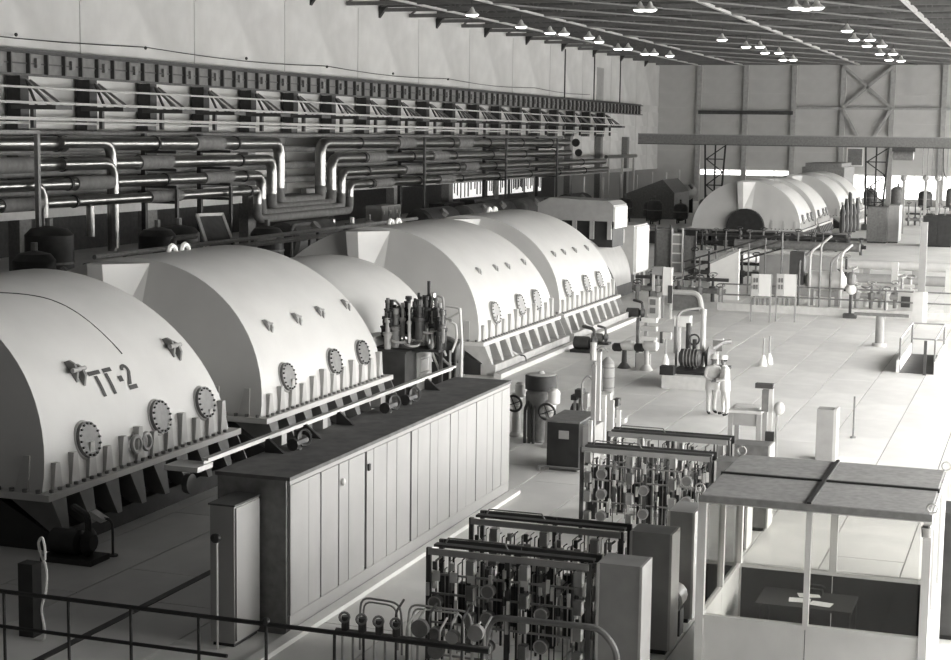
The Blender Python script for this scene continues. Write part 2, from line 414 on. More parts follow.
for j, (pxx, z, lz, x, r, lb) in enumerate(((112, 7.42, 2.0, -44.5, .26, 'bright drop pipe bending down from the topmost steam pipe'), (114, 6.42, 2.2, -44.2, .24, 'bright drop pipe bending down from the second steam pipe'), (43, 5.5, 3.0, -43.9, .24, 'short drop pipe bending down from the third steam pipe near the left edge'), (90, 4.4, 2.9, -43.9, .2, 'short upright pipe stub under the lowest steam pipe'))):
    y = on(pxx, 180, 'x', x)[1]
    solo('drop_pipe', lb, 'pipe', MB().tube([(x, y - 4.5, z), (x, y, z), (x, y, lz)] if j < 3 else [(x, y, z), (x, y, lz)], r, 12, bend=.9), CLAD, smooth=True)
solo('pipe_strut', 'upright steel strut in front of the pipes near the left edge', 'strut', MB().box(-43.5, -43.3, 63.2, 63.4, 2.2, 7.9).box(-43.5, -43.3, 52, 63.4, 7.85, 8.0), MID)
for k, y in enumerate((76, 82, 112, 131, 146)):
    t = thing('pipe_trestle', '%s dark upright trestle carrying the steam pipes from the left edge' % ORD[k], 'trestle', (-44.4, y, 0), 'trestles carrying the steam pipes')
    part(t, 'post', MB().box(-45.6, -45.35, y - .12, y + .12, 0, 7.9), BLACK)
    part(t, 'post', MB().box(-43.6, -43.45, y - .1, y + .1, 0, 5.0 if k < 2 else 7.8), DARK)
    for z, r, *_ in rows: part(t, 'crossbar', MB().box(-45.5, -43.5, y - .08, y + .08, z - r - .16, z - r - .01), BLACK)
solo('gallery_girder', 'pale flat girder below the lowest steam pipe on the left', 'girder', MB().box(-46.6, -46.2, 52, 88.5, 3.75, 4.38), LIGHT)
solo('gallery_girder', 'pale flat girder low behind the far half of the steam pipes', 'girder', MB().box(-47.28, -46.9, 99, 190, 4.0, 4.35), GREY)
t = thing('branch_pipe', 'far thin pipe carried on posts beyond the steam pipes', 'pipe', (-44, 165, 3))
part(t, 'run', MB().tube([(-44.4, 167, 5.9), (-44.4, 180, 5.9)], .2, 10), CLAD, True)
for y in (168, 174, 179): part(t, 'post', MB().box(-44.5, -44.3, y - .1, y + .1, 0, 5.8), LIGHT)
# windows of the open bay
for k, (ya, yb) in enumerate(((129, 136.5), (138, 143.5), (144.5, 148.3), (149, 154))):
    w = struct('window_%d' % (21 + k), MB().box(-47.6, -47.4, ya, yb, 2.5, 2.65), DARK, label='pale streaked window behind the steam pipes')
    part(w, 'pane', MB().box(-47.55, -47.5, ya, yb, 2.65, 4.3), PANEL_)
    for i in range(9):
        yy = ya + (yb - ya) * (i + random.random() * .6) / 9
        part(w, 'mullion', MB().box(-47.5, -47.42, yy, yy + .06 + .1 * random.random(), 2.65 + random.random() * .7, 4.3), BLACK)

# machinery in the open bays, its black paint standing in for the bay's shade
def vessel(x, y, r, h, lb, m=BLACK):
    t = thing('pressure_vessel', lb, 'vessel', (x, y, 0))
    part(t, 'shell', MB().lathe([(r * .3, .25), (r, .5), (r, h - .4), (r * .75, h - .12), (r * .2, h)], (x, y, 0), 16), m, True)
    part(t, 'nozzle', MB().cyl((x, y, h - .02), (x, y, h + .35), r * .16, n=8), MID)
    for a in (0, 2.1, 4.2): part(t, 'leg', MB().box(x + r * .7 * math.cos(a) - .06, x + r * .7 * math.cos(a) + .06, y + r * .7 * math.sin(a) - .06, y + r * .7 * math.sin(a) + .06, 0, .6), DARK)
    part(t, 'band', MB().cyl((x, y, h * .55), (x, y, h * .55 + .1), r + .03, n=16), MID)
def drum(x, y, z, r, l, lb, m=DARK):
    t = thing('horizontal_drum', lb, 'drum', (x, y, 0))
    part(t, 'shell', MB().lathe([(r * .3, -l / 2), (r * .85, -l / 2 + .18), (r, -l / 2 + .4), (r, l / 2 - .4), (r * .85, l / 2 - .18), (r * .3, l / 2)], (x, y, z), 16, 'y'), m, True)
    for s in (-1, 1): part(t, 'saddle', MB().box(x - r * .7, x + r * .7, y + s * l * .28 - .15, y + s * l * .28 + .15, 0, z - r * .5), BLACK)
    part(t, 'manhole', MB().cyl((x + r * .7, y - .3, z + r * .6), (x + r * .9, y - .3, z + r * .8), .3, n=12), MID)
pos = ['first', 'second', 'third', 'fourth', 'fifth', 'sixth', 'seventh', 'eighth']
for i, y in enumerate((58, 62.5, 68, 74, 79.5)):
    vessel(-40 - (i % 2) * 2.3, y, .9 + .2 * (i % 2), 3.0 + .5 * ((i * 3) % 4) * .5, '%s dark upright vessel from the left edge below the pipes' % pos[i])
for i, y in enumerate((84.5, 104, 111, 118, 125, 137)):
    drum(-40.2 + (i % 3) * .5, y, 2.0, 1.1, 6.2, '%s dark horizontal drum counted along the left bay' % pos[i], BLACK if i % 2 else DARK)
for i, y in enumerate((92, 95, 100)):
    vessel(-40.6, y, .45, 2.6, '%s slim vessel under the pipe loops' % pos[i], MID)
for i in range(8):
    y = 57 + i * 4.1
    p = MB().tube([(-37.6, y, 0), (-37.6, y, 2.2 + .5 * (i % 3)), (-37.6, y + 2.2, 2.2 + .5 * (i % 3))], .12, 8, bend=.4)
    solo('riser_pipe', 'dark riser pipe in the bay, %s from the left edge' % pos[i], 'pipe', p, MID if i % 3 == 1 else DARK)
for i in range(6):
    y = 90 + 1.5 * i
    solo('riser_pipe', 'short pale riser under the pipe loops, %s of six' % pos[i], 'pipe', MB().tube([(-42.6 - .3 * (i % 2), y, 0), (-42.6 - .3 * (i % 2), y, 2.3 + .3 * (i % 2))], .16, 10), CLAD, smooth=True)
for i in range(7):  # clutter added to keep the lit floor behind the casings dark
    y = 36 + 3.6 * i; x = -33.2 - .35 * (i % 2)
    t = thing('dark_clutter', '%s added dark clutter box behind the near casings from the left edge' % pos[i], 'clutter', (x, y, 0))
    part(t, 'body', MB().box(x - .9, x + .9, y - 1.4, y + 1.4, 0, 1.9 + .3 * (i % 3)), BLACK)
    for k in range(4): part(t, 'fin', MB().box(x + .9, x + 1.0, y - 1.2 + .7 * k, y - 1.0 + .7 * k, .2, 1.8), DARK)
    part(t, 'pipe', MB().tube([(x, y, 1.9 + .3 * (i % 3)), (x, y, 2.7 + .3 * (i % 2)), (x - 1, y + 1, 2.9)], .16, 8, bend=.3), DARK)
ib = thing('inclined_board', 'tilted dark board in a pale frame below the pipes', 'board', (-32, 59, 1.0))
q = [on(197, 215, 'x', -33), on(222, 214, 'x', -33), on(234, 246, 'x', -32), on(208, 248, 'x', -32)]
part(ib, 'board_face', MB().prism(q, (-.1, 0, -.05)), DARK)
for i in range(4): part(ib, 'frame_bar', MB().bar(q[i], q[(i + 1) % 4], .12), LIGHT)
for p in (q[2], q[3]): part(ib, 'leg', MB().bar((p.x, p.y, 0), p, .12), DARK)
for i, (x, z) in enumerate(((-30.2, 3.55), (-30.7, 3.75), (-31.1, 3.45))):
    t = thing('service_pipe', ['nearest', 'upper', 'rear'][i] + ' of three thin pipes running behind the turbine casings', 'pipe', (x, 60, 0))
    part(t, 'run', MB().tube([(x, 48, z), (x, 78, z)], .09, 8), MID)
    for y in (50, 58, 66, 74): part(t, 'post', MB().box(x - .06, x + .06, y - .06, y + .06, 0, z), DARK)
# cabinets and screens in the middle of the left bay
specs = [(108.3, -45.2, 3.6, 4.6, GREY, 'pale switch cabinet below the far pipe run'), (116, -43.2, 4.5, 2.9, BLACK, 'black wide switchboard beside the pale cabinet'), (123, -43.2, 5, 3.0, DARK, 'dark switchboard in the middle of the left bay'), (131, -43.2, 5, 2.7, BLACK, 'black switchboard under the streaked windows'), (140, -43.2, 6, 2.5, DARK, 'dark switchboard at the far end of the streaked windows')]
for y, x, l, h, m, lb in specs:
    h = 2.95 if m is GREY else h
    t = thing('switch_cabinet', lb, 'cabinet', (x, y, 0))
    part(t, 'body', MB().box(x - .6, x + .6, y - l / 2, y + l / 2, 0, h), m)
    k = max(2, int(l / 1.1))
    for i in range(k):
        ya = y - l / 2 + l * i / k
        d = part(t, 'door', MB().box(x + .6, x + .64, ya + .05, ya + l / k - .05, .15, h - .12), m)
        part(d, 'window', MB().box(x + .64, x + .66, ya + .3, ya + .5, h - .6, h - .35), WHITE)
t = thing('gallery_railing', 'pale handrail in front of the dark switchboards', 'railing', (-39, 125, 0))
part(t, 'handrail', MB().tube([(-37.2, 106, 1.6), (-37.2, 146, 1.6)], .06, 6), LIGHT)
for k in range(14): part(t, 'post', MB().cyl((-37.2, 107 + 3 * k, 0), (-37.2, 107 + 3 * k, 1.6), .05, n=6), DARK)
solo('roofed_shed', 'grey shed with sloping roof beyond the generator', 'shed', MB().prism([(-40, 158, 0), (-35, 158, 0), (-35, 158, 2.6), (-36.2, 158, 3.9), (-40, 158, 2.4)], (0, 7, 0)), MID)
drum(-37, 172, 2.2, .9, 5, 'far pale drum lying in front of the end wall', GREY)
for i in range(7):
    y = 150 + 7 * i
    solo('riser_pipe', 'far thin pale post in the left bay, %s of seven' % pos[i], 'pipe', MB().tube([(-42, y, 0), (-42, y, 4.2 - .2 * (i % 2))], .11, 8), LIGHT)
for i in range(6):
    x = -40 + 1.8 * i; y = 118 + (i % 3) * 3
    vessel(x, y + 30, .7, 1.9 + .4 * (i % 2), '%s of six dark stub vessels left of the far turbine' % pos[i], DARK)

# ------------------------------------------------------------------ turbine casings
XC, CA, CB, CZ, CK = -22.2, 4.2, 3.7, 1.12, .30
def hit(px, py):
    d = ray(px, py); ox, oz = CAM.x - XC, CAM.z - CZ
    A = (d.x / CA) ** 2 + (d.z / CB) ** 2; B = 2 * (ox * d.x / CA ** 2 + oz * d.z / CB ** 2); C = (ox / CA) ** 2 + (oz / CB) ** 2 - 1
    t = (-B - math.sqrt(B * B - 4 * A * C)) / (2 * A)
    return CAM + d * t
def shell_pt(ang, y, off=0):
    nx, nz = math.cos(ang) / CA, math.sin(ang) / CB; l = math.hypot(nx, nz)
    return Vector((XC + CA * math.cos(ang) + off * nx / l, y, CZ + CB * math.sin(ang) + off * nz / l))
def ang_of(p): return math.atan2((p.z - CZ) / CB, (p.x - XC) / CA)
def normal(ang):
    v = Vector((math.cos(ang) / CA, 0, math.sin(ang) / CB)); return v.normalized()
def casing(y0, y1, label, covers, lugs, tops, rib_skip=(), lit=True, group='low pressure casings of the near turbine'):
    t = thing('turbine_casing', label, 'turbine casing', (XC, (y0 + y1) / 2, 0), group)
    N = 40; sh = MB(); v = []; f = []
    for i in range(N + 1):
        a = PI * i / N; z = CZ + CB * math.sin(a); ins = CK * (z - CZ)
        for k in range(7):
            ya, yb = y0 + ins, y1 - ins
            v.append(shell_pt(a, ya + (yb - ya) * k / 6))
    for i in range(N):
        for k in range(6): f.append((i * 7 + k, i * 7 + k + 1, (i + 1) * 7 + k + 1, (i + 1) * 7 + k))
    part(t, 'shell', sh.add(v, f), CASE, True)
    for s, ye in ((1, y0), (-1, y1)):
        v = []; f = []
        for i in range(N + 1):
            a = PI * i / N
            p = shell_pt(a, 0); p.y = ye + s * CK * (p.z - CZ); v.append(p)
            q = Vector((XC + 1.5 * math.cos(a), 0, CZ + 1.5 * math.sin(a))); q.y = ye + s * CK * (q.z - CZ); v.append(q)
        for i in range(N):
            f.append((2 * i, 2 * i + 1, 2 * i + 3, 2 * i + 2) if s > 0 else (2 * i, 2 * i + 2, 2 * i + 3, 2 * i + 1))
        part(t, 'end_wall', MB().add(v, f), CASE)
        zt = CZ + CB - .12; yt = ye + s * CK * (zt - CZ)
        zb = CZ + 1.5; ybm = ye + s * CK * (zb - CZ)
        fw_ = [(XC - .95, 0), (XC - .75, .95), (XC - .3, .95), (XC + .5, 0)]
        top = [Vector((x, yt - s * d, zt)) for x, d in fw_]; bot = [Vector((XC + (x - XC) * .8, ybm - s * d * .25, zb)) for x, d in fw_]
        part(t, 'duct_ridge', MB().add(bot + top, [(0, 1, 2, 3), (7, 6, 5, 4), (0, 4, 5, 1), (1, 5, 6, 2), (2, 6, 7, 3), (3, 7, 4, 0)]), CASE)
        part(t, 'shaft_cover', MB().cyl((XC, ye + s * .3, CZ + .1), (XC, ye - s * .3, CZ + .1), 1.45, n=24), BLACK, True)  # black stands in for the unlit recess of the end wall
    xa, xb = XC - CA - .25, XC + CA + .25
    for q in ((xb - .42, xb, y0 - .15, y1 + .15), (xa, xa + .42, y0 - .15, y1 + .15), (xa + .42, XC - 1.5, y0 - .15, y0 + .2), (XC + 1.5, xb - .42, y0 - .15, y0 + .2), (xa + .42, XC - 1.5, y1 - .2, y1 + .15), (XC + 1.5, xb - .42, y1 - .2, y1 + .15)):
        part(t, 'flange', MB().box(*q, 1.0, 1.13), CASE)
    bl = MB()
    k = int((y1 - y0) / .28)
    for i in range(k): bl.cyl((xb - .1, y0 + .1 + .28 * i, 1.13), (xb - .1, y0 + .1 + .28 * i, 1.19), .045, n=6)
    for i in range(9): bl.cyl((xb - .3 - .3 * i, y0 - .05, 1.13), (xb - .3 - .3 * i, y0 - .05, 1.2), .05, n=6)
    part(t, 'flange_bolts', bl, COVER, stuff=True)
    # ribs standing on the flange
    m = 12
    for i in range(m):
        if i in rib_skip: continue
        y = y0 + .45 + (y1 - y0 - .8) * i / (m - 1)
        hgt = .62 + .1 * ((i * 7) % 3 - 1)
        part(t, 'rib', MB().prism([(xb - .42, y - .15, 1.13), (xb - .42, y + .15, 1.13), (xb - .42, y + .07, 1.13 + hgt), (xb - .42, y - .07, 1.13 + hgt)], (.24, 0, 0)), CASED)
    for x in (XC + 2.0, XC + 2.9, XC + 3.75):
        part(t, 'rib', MB().prism([(x - .15, y0 - .05, 1.13), (x + .15, y0 - .05, 1.13), (x + .07, y0 + .16, 1.8), (x - .07, y0 + .16, 1.8)], (0, .2, 0)), CASED)
    # skirt with gussets, plinth
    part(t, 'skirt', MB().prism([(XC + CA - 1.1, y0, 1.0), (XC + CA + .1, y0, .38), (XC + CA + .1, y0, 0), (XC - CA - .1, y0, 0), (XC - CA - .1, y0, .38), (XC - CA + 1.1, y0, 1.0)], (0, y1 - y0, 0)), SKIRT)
    m = 8
    for i in range(m + 1):
        y = y0 + (y1 - y0) * i / m
        part(t, 'gusset', MB().prism([(XC + CA - .75, y - .02, 1.0), (xb - .02, y - .02, 1.0), (xb + .26, y - .02, .38), (XC + CA + .2, y - .02, .38)], (0, .05, 0)), GUSS if lit else GUSS_SHADE)  # near casings take the darker copy, shade put into the colour
        if i < m: part(t, 'skirt_strip', MB().prism([(xb - .04, y + .02, 1.0), (xb - .04, y + .5, 1.0), (xb + .26, y + .16, .38), (xb + .26, y + .02, .38)], (-.04, 0, -.015)), GUSS if lit else GUSS_SHADE)
    part(t, 'plinth', MB().box(XC + CA + .1, xb + (.38 if lit else .05), y0, y1 + .1, 0, .38), GUSS if lit else BLACK)  # near plinths black to stand for the shade under the flange
    # round manhole covers
    for px, py, r in covers:
        p = hit(px, py); a = ang_of(p); n_ = normal(a)
        c = part(t, 'manhole_cover', MB().cyl(p - n_ * .08, p + n_ * .1, r, n=24), COVER if lit is False else COVER_LIT, True, 'round bolted manhole cover')  # cover tone follows lit flag, light and shade held in the colour
        b = MB()
        for i in range(16):
            e = n_.cross(Vector((0, 1, 0))) * math.cos(i * PI / 8) + Vector((0, 1, 0)) * math.sin(i * PI / 8)
            b.cyl(p + n_ * .1 + e * r * .88, p + n_ * .14 + e * r * .88, .024, n=6)
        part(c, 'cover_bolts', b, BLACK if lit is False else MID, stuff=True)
        part(c, 'cover_rim', MB().torus(p - n_ * .02, n_, r * .98, .05, 24, 6), CASED, True)
    for px, py, sz in lugs:
        p = hit(px, py); a = ang_of(p); n_ = normal(a); dn_ = n_.cross(Vector((0, 1, 0)))
        if dn_.z > 0: dn_ = -dn_
        for s in (-1, 1):
            c0 = p + Vector((0, s * .075 * sz, 0)) + dn_ * .05 * s * sz
            q = [c0 - dn_ * .2 * sz, c0 - dn_ * .17 * sz + n_ * .1 * sz, c0 - dn_ * .05 * sz + n_ * .16 * sz, c0 + dn_ * .1 * sz + n_ * .13 * sz, c0 + dn_ * .24 * sz]
            part(t, 'lifting_lug', MB().prism([k - Vector((0, .03, 0)) for k in q], (0, .07, 0)), MID if sz > .8 else GREY)
        part(t, 'lug_pin', MB().cyl(p + n_ * .12 * sz - Vector((0, .2 * sz, 0)), p + n_ * .12 * sz + Vector((0, .2 * sz, 0)), .045 * sz, n=8), GREY)
    for yy in tops:
        part(t, 'lifting_eye', MB().torus((XC - .3, yy, CZ + CB - .05), (1, 0, 0), .2, .07, 10, 6, PI, -PI / 2), WHITE, True)
    return t
YS = [(26.2, 33.75), (35.4, 43.2), (51.5, 60.35), (61.1, 69.7)]
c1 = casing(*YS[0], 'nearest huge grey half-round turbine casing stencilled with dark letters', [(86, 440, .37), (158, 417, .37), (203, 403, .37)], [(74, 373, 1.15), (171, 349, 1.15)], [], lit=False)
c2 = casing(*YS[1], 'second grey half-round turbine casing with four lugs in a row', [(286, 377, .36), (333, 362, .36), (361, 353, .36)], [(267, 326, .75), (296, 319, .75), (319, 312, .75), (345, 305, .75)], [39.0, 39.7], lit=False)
c3 = casing(*YS[2], 'third bright turbine casing beyond the valve group', [(494, 313, .4), (519, 305, .4), (535, 300, .4)], [(478, 271, .6), (495, 268, .6), (507, 266, .6), (523, 262, .6)], [54.6, 55.3])
c4 = casing(*YS[3], 'fourth bright turbine casing just before the generator', [(566, 289, .38), (585, 284, .38), (598, 280, .38)], [(553, 254, .6), (563, 252, .6), (574, 250, .6), (586, 248, .6)], [65.6, 66.3])
# weld seam on the nearest casing and the ring handles near the flange
seam = MB()
pts = [hit(px, py) for px, py in ((-14, 293), (0, 292.7), (22, 294), (44, 297.5), (62, 304), (80, 314.5), (99, 330), (116, 347), (122, 354))]
seam.tube(pts, .018, 5, bend=.3)
part(c1, 'weld_seam', seam, BLACK)
for y in (29.55, 29.95):
    part(c1, 'ring_handle', MB().torus((XC + CA + .06, y, 1.5), (1, .0, .1), .17, .05, 14, 6), GREY, True)
# stencilled lettering
pt = hit(110, 381); A0 = ang_of(pt)
def sp(u, v):
    nx = math.hypot(CA * math.sin(A0), CB * math.cos(A0))
    return shell_pt(A0 + v * .75 / nx, pt.y + u * .86 + .1, .012)
def stroke(mb, pts2):
    n = len(pts2)
    mb.add([sp(*q) for q in pts2], [list(range(n))])
def rect(mb, u0, u1, v0, v1):
    k = 3
    for i in range(k):
        a, b = v0 + (v1 - v0) * i / k, v0 + (v1 - v0) * (i + 1) / k
        stroke(mb, [(u0, a), (u1, a), (u1, b), (u0, b)])
H = .40; le = MB(); rect(le, -.86, -.34, H * .68, H); rect(le, -.67, -.53, -H, H * .6); part(c1, 'stencil_letter', le, LETTER)
le = MB(); rect(le, -.22, -.08, -H, H * .62); rect(le, -.22, .16, H * .68, H); part(c1, 'stencil_letter', le, LETTER)
le = MB(); rect(le, .24, .44, -.10, .08); part(c1, 'stencil_letter', le, LETTER)
le = MB(); rect(le, .52, .9, -H, -H * .66)
arc = [(.71 + .19 * math.cos(a), .19 + .21 * math.sin(a)) for a in [PI * .95 - i * (PI * 1.2) / 10 for i in range(11)]]
arc2 = [(.71 + .06 * math.cos(a), .19 + .09 * math.sin(a)) for a in [PI * .95 - i * (PI * 1.2) / 10 for i in range(11)]]
for i in range(10): stroke(le, [arc[i], arc[i + 1], arc2[i + 1], arc2[i]])
stroke(le, [arc2[-1], arc[-1], (.70, -H * .6), (.53, -H * .6)])
part(c1, 'stencil_letter', le, LETTER)

# high pressure cylinder between second and third casing
hp = thing('pressure_cylinder', 'smooth domed grey cylinder between the second and third casings', 'turbine casing', (XC, 47.3, 0))
N = 32; v = []; f = []; rr = []
for k in range(17):
    t = k / 16; y = 43.5 + 7.6 * t; s = (1 - abs(2 * t - 1) ** 3.2) ** .5 if 0 < k < 16 else .0
    s = .55 + .45 * s; rr.append((y, s))
for y, s in rr:
    for i in range(N + 1):
        a = PI * i / N; v.append(Vector((XC + 3.5 * s * math.cos(a), y, 1.0 + 3.15 * s * math.sin(a))))
for k in range(16):
    for i in range(N): f.append((k * (N + 1) + i, (k + 1) * (N + 1) + i, (k + 1) * (N + 1) + i + 1, k * (N + 1) + i + 1))
part(hp, 'dome', MB().add(v, f), CASE, True)
part(hp, 'base', MB().box(XC - 3.6, XC + 3.6, 43.6, 51.1, 0, 1.0), CASED)
part(hp, 'ledge', MB().box(XC + 1.9, XC + 3.55, 43.7, 45.6, 1.0, 2.1), CASE)

# generator and exciter
ge = thing('generator', 'grey generator housing behind the fourth casing', 'generator', (XC, 79, 0))
def half_barrel(ya, yb, a_, b_):
    v = []; f = []
    for y, k in ((ya, .97), (ya + .25, 1), (yb - .25, 1), (yb, .97)):
        for i in range(25):
            a = PI * i / 24; v.append(Vector((XC + a_ * k * math.cos(a), y, .6 + b_ * k * math.sin(a))))
    for k in range(3):
        for i in range(24): f.append((k * 25 + i, (k + 1) * 25 + i, (k + 1) * 25 + i + 1, k * 25 + i + 1))
    return MB().add(v, f + [list(range(25)), list(range(75, 100))[::-1]])
part(ge, 'end_shield', half_barrel(70.6, 73.4, 3.3, 2.7), CASED, True)
part(ge, 'stator_barrel', half_barrel(73.4, 82.3, 1.85, 2.5), CASED, True)
part(ge, 'shield_ring', MB().tube([(XC + 3.36 * math.cos(PI * i / 24), 73.2, .6 + 2.76 * math.sin(PI * i / 24)) for i in range(25)], .09, 6), MID)
part(ge, 'shield_base', MB().box(XC - 3.4, XC + 3.4, 70.6, 73.4, 0, .6), DARK)
part(ge, 'stator_base', MB().box(XC - 1.85, XC + 1.85, 73.4, 82.3, 0, .6), DARK)
part(ge, 'housing', MB().box(-24.2, -20.3, 82.3, 85.3, .95, 3.5), CASED)
part(ge, 'housing_lit_side', MB().box(-20.3, -20.18, 82.5, 85.2, 1.05, 3.4), WHITE)  # right side whitened, window light put into its colour
part(ge, 'foundation', MB().box(-24, -20.5, 82.3, 85.2, 0, .95), BLACK)
for y in (82.6, 83.6, 84.6): part(ge, 'foundation_pier', MB().box(-20.5, -20.3, y, y + .35, 0, .95), GREY)
part(ge, 'roof_house', MB().prism([(-24.2, 78, 3.9), (-20.3, 78, 3.9), (-20.3, 78, 4.7), (-20.6, 78, 4.9), (-23.6, 78, 5.0), (-24.2, 78, 4.7)], (0, 2.6, 0)), GREY)
part(ge, 'roof_base', MB().box(-24.1, -20.4, 78.3, 80.5, 2.6, 3.9), BLACK)
for i in range(5): part(ge, 'roof_pillar', MB().box(-24.2 + i * .9, -24.0 + i * .9, 78, 78.2, 3.0, 3.9), GREY)
part(ge, 'house_lit_side', MB().box(-20.3, -20.22, 78.1, 80.5, 3.55, 4.6), WHITE)  # white sheet stands for daylight falling on the house's right end
part(ge, 'hatch', MB().box(-21.2, -20.8, 82.2, 82.3, 2.6, 3.3), WHITE)

# copy of the turbine, farther down the hall
OFF = 99.5
lb = ['nearest casing of the distant turbine with a dark arch in its end wall', 'second casing of the distant turbine', 'third casing of the distant turbine', 'last casing of the distant turbine']
for c, l in zip((c1, c2, c3, c4), lb):
    d = dup(c, Vector(c.location) + Vector((0, OFF, 0)), l, group='casings of the distant turbine')
    for ch in list(d.children):
        if ch.name.split('.')[0] in ('stencil_letter', 'ring_handle', 'weld_seam', 'lifting_lug', 'lug_pin', 'lifting_eye'): bpy.data.objects.remove(ch)
dup(hp, Vector(hp.location) + Vector((0, OFF, 0)), 'domed cylinder between the casings of the distant turbine')
solo('exciter_house', 'grey box house standing beyond the distant turbine', 'housing', MB().box(-24.5, -20.2, 171, 180, 0, 5.2).box(-24.2, -20.5, 171.2, 179.7, 5.2, 5.6), MID)
fv = thing('valve_group', 'dark clump of valves beside the distant turbine', 'valve', (-17.2, 146.5, 0))
for i in range(9):
    x = -17.0 + .25 * (i % 4); y = 144 + .6 * i
    part(fv, 'valve_body', MB().lathe([(.2, 0), (.28, .6), (.2, 1.4), (.26, 1.7), (.1, 2.4 + .5 * (i % 3))], (x, y, 0), 8), DARK, True)
# PART2

# ------------------------------------------------------------------ long control panel in front of the turbine
PXF = -11.27
cp = thing('panel_cabinet', 'long pale panel wall with narrow doors in front of the near casings', 'cabinet', (-11.9, 28.8, 0))
part(cp, 'body', MB().box(-12.55, PXF - .05, 23.2, 34.45, 0, 2.54), BLACK)
part(cp, 'top_plate', MB().box(-12.6, PXF + .02, 23.15, 34.5, 2.54, 2.6), PANELT)
part(cp, 'end_panel', MB().box(-12.55, PXF - .05, 23.15, 23.2, 0, 2.54), MID)  # near end darker than the far one, its shade painted in
part(cp, 'end_panel', MB().box(-12.55, PXF - .05, 34.45, 34.5, 0, 2.54), PANELM)
part(cp, 'bottom_strip', MB().box(PXF - .05, PXF - .005, 23.2, 34.48, 0, .3), PANELM)
part(cp, 'top_strip', MB().box(PXF - .05, PXF - .005, 23.2, 34.48, 2.46, 2.54), PANELM)
gaps = [23.2, 23.9, 24.37, 25.1, 25.52, 26.27, 26.63, 27.25, 27.73, 28.45, 28.81, 29.46, 29.9, 30.6, 31.07, 31.6, 32.2, 32.92, 33.33, 33.9, 34.48]
wide = {25.1: .045, 24.37: .05, 26.27: .1, 28.45: .09, 29.46: .035, 30.6: .05, 32.2: .05, 31.6: .008, 23.9: .01, 29.9: .012, 32.92: .012}
for i in range(len(gaps) - 1):
    a = gaps[i] + wide.get(gaps[i], .024) / 2; b = gaps[i + 1] - wide.get(gaps[i + 1], .024) / 2
    d = part(cp, 'door', MB().box(PXF - .045, PXF, a, b, .31, 2.45), PANELM)
    if i == 3: part(d, 'knob', MB().ball((PXF + .03, a + .1, 2.12), (.04, .05, .07), 8, 6), WHITE)
    if i == 5: part(d, 'latch', MB().box(PXF, PXF + .04, a + .02, a + .09, 2.1, 2.22), BLACK)
solo('concrete_kerb', 'white painted kerb along the foot of the long panel', 'kerb', MB().box(PXF + .02, PXF + .24, 21.2, 34.6, 0, .08), WHITE)
c = thing('steel_cabinet', 'narrow steel cabinet standing at the near end of the long panel', 'cabinet', (-12, 22.7, 0))
part(c, 'body', MB().box(-12.2, -11.78, 22.25, 23.1, .06, 2.27), PANELM)
part(c, 'top', MB().box(-12.22, -11.75, 22.22, 23.12, 2.27, 2.3), DARK)
part(c, 'door', MB().box(-11.78, -11.75, 22.28, 23.07, .1, 2.24), PANELM)
part(c, 'plinth', MB().box(-12.17, -11.8, 22.28, 23.07, 0, .06), BLACK)
p = thing('hook_pole', 'thin pole with a dark head beside the narrow cabinet', 'pole', (-12.0, 22.1, 0))
part(p, 'rod', MB().cyl((-12.0, 22.1, 0), (-12.0, 22.1, 1.72), .02, n=8), LIGHT)
part(p, 'head', MB().ball((-12.02, 22.1, 1.78), (.1, .06, .08), 8, 6), BLACK)
ch = thing('cable_channel', 'pale steel channel on triangular stands along the top of the panel', 'channel', (-12.5, 29, 2.6))
part(ch, 'channel', MB().box(-12.58, -12.47, 22.7, 34.2, 2.86, 2.9).box(-12.58, -12.55, 22.7, 34.2, 2.8, 2.86), LIGHT)
for px, py in ((277, 453), (314, 438), (350, 425), (433, 390)):
    y = on(px, py, 'z', 2.6)[1]
    part(ch, 'stand', MB().prism([(-12.56, y - .03, 2.6), (-12.2, y - .03, 2.6), (-12.52, y - .03, 2.86), (-12.56, y - .03, 2.86)], (0, .06, 0)), BLACK)
for px, py in ((300, 440), (340, 424), (400, 402)):
    y = on(px, py, 'z', 2.7)[1]
    part(ch, 'hanger', MB().box(-12.8, -12.58, y - .1, y + .1, 2.55, 2.8), GREY)
part(ch, 'end_shelf', MB().box(-13.1, -12.5, 22.4, 22.9, 2.72, 2.8), LIGHT)
part(ch, 'pulley', MB().cyl((-12.9, 22.75, 2.45), (-12.8, 22.75, 2.45), .16, n=14), BLACK, True)
for i, (px, py, lb) in enumerate(((381, 412, 'black hand valve on top of the long panel'), (404, 404, 'small dark valve motor lying on the long panel'), (280, 448, 'dark pipe fitting at the near end of the panel top'))):
    q = on(px, py, 'z', 2.6); q.x = max(q.x, -12.15)
    v_ = thing('hand_valve', lb, 'valve', (q.x, q.y, 2.6))
    part(v_, 'body', MB().cyl((q.x, q.y - .22, 2.72), (q.x, q.y + .22, 2.72), .11, n=10), BLACK, True)
    part(v_, 'bonnet', MB().cyl((q.x, q.y, 2.6), (q.x, q.y, 2.95), .07, n=8), DARK)
    part(v_, 'hand_wheel', MB().torus((q.x + .12, q.y, 2.82), (1, -.6, .2), .14, .025, 14, 5), BLACK, True)
pc = thing('pipe_bundle', 'bundle of dark pipes with pale ends beyond the far end of the panel', 'pipe', (-12.6, 36, 0))
for i in range(4): part(pc, 'pipe', MB().tube([(-13.3 + .22 * i, 35.3, 1.9 - .1 * (i % 2)), (-13.3 + .22 * i, 37.4, 1.9 - .1 * (i % 2))], .12, 10), DARK if i % 2 else MID, True)
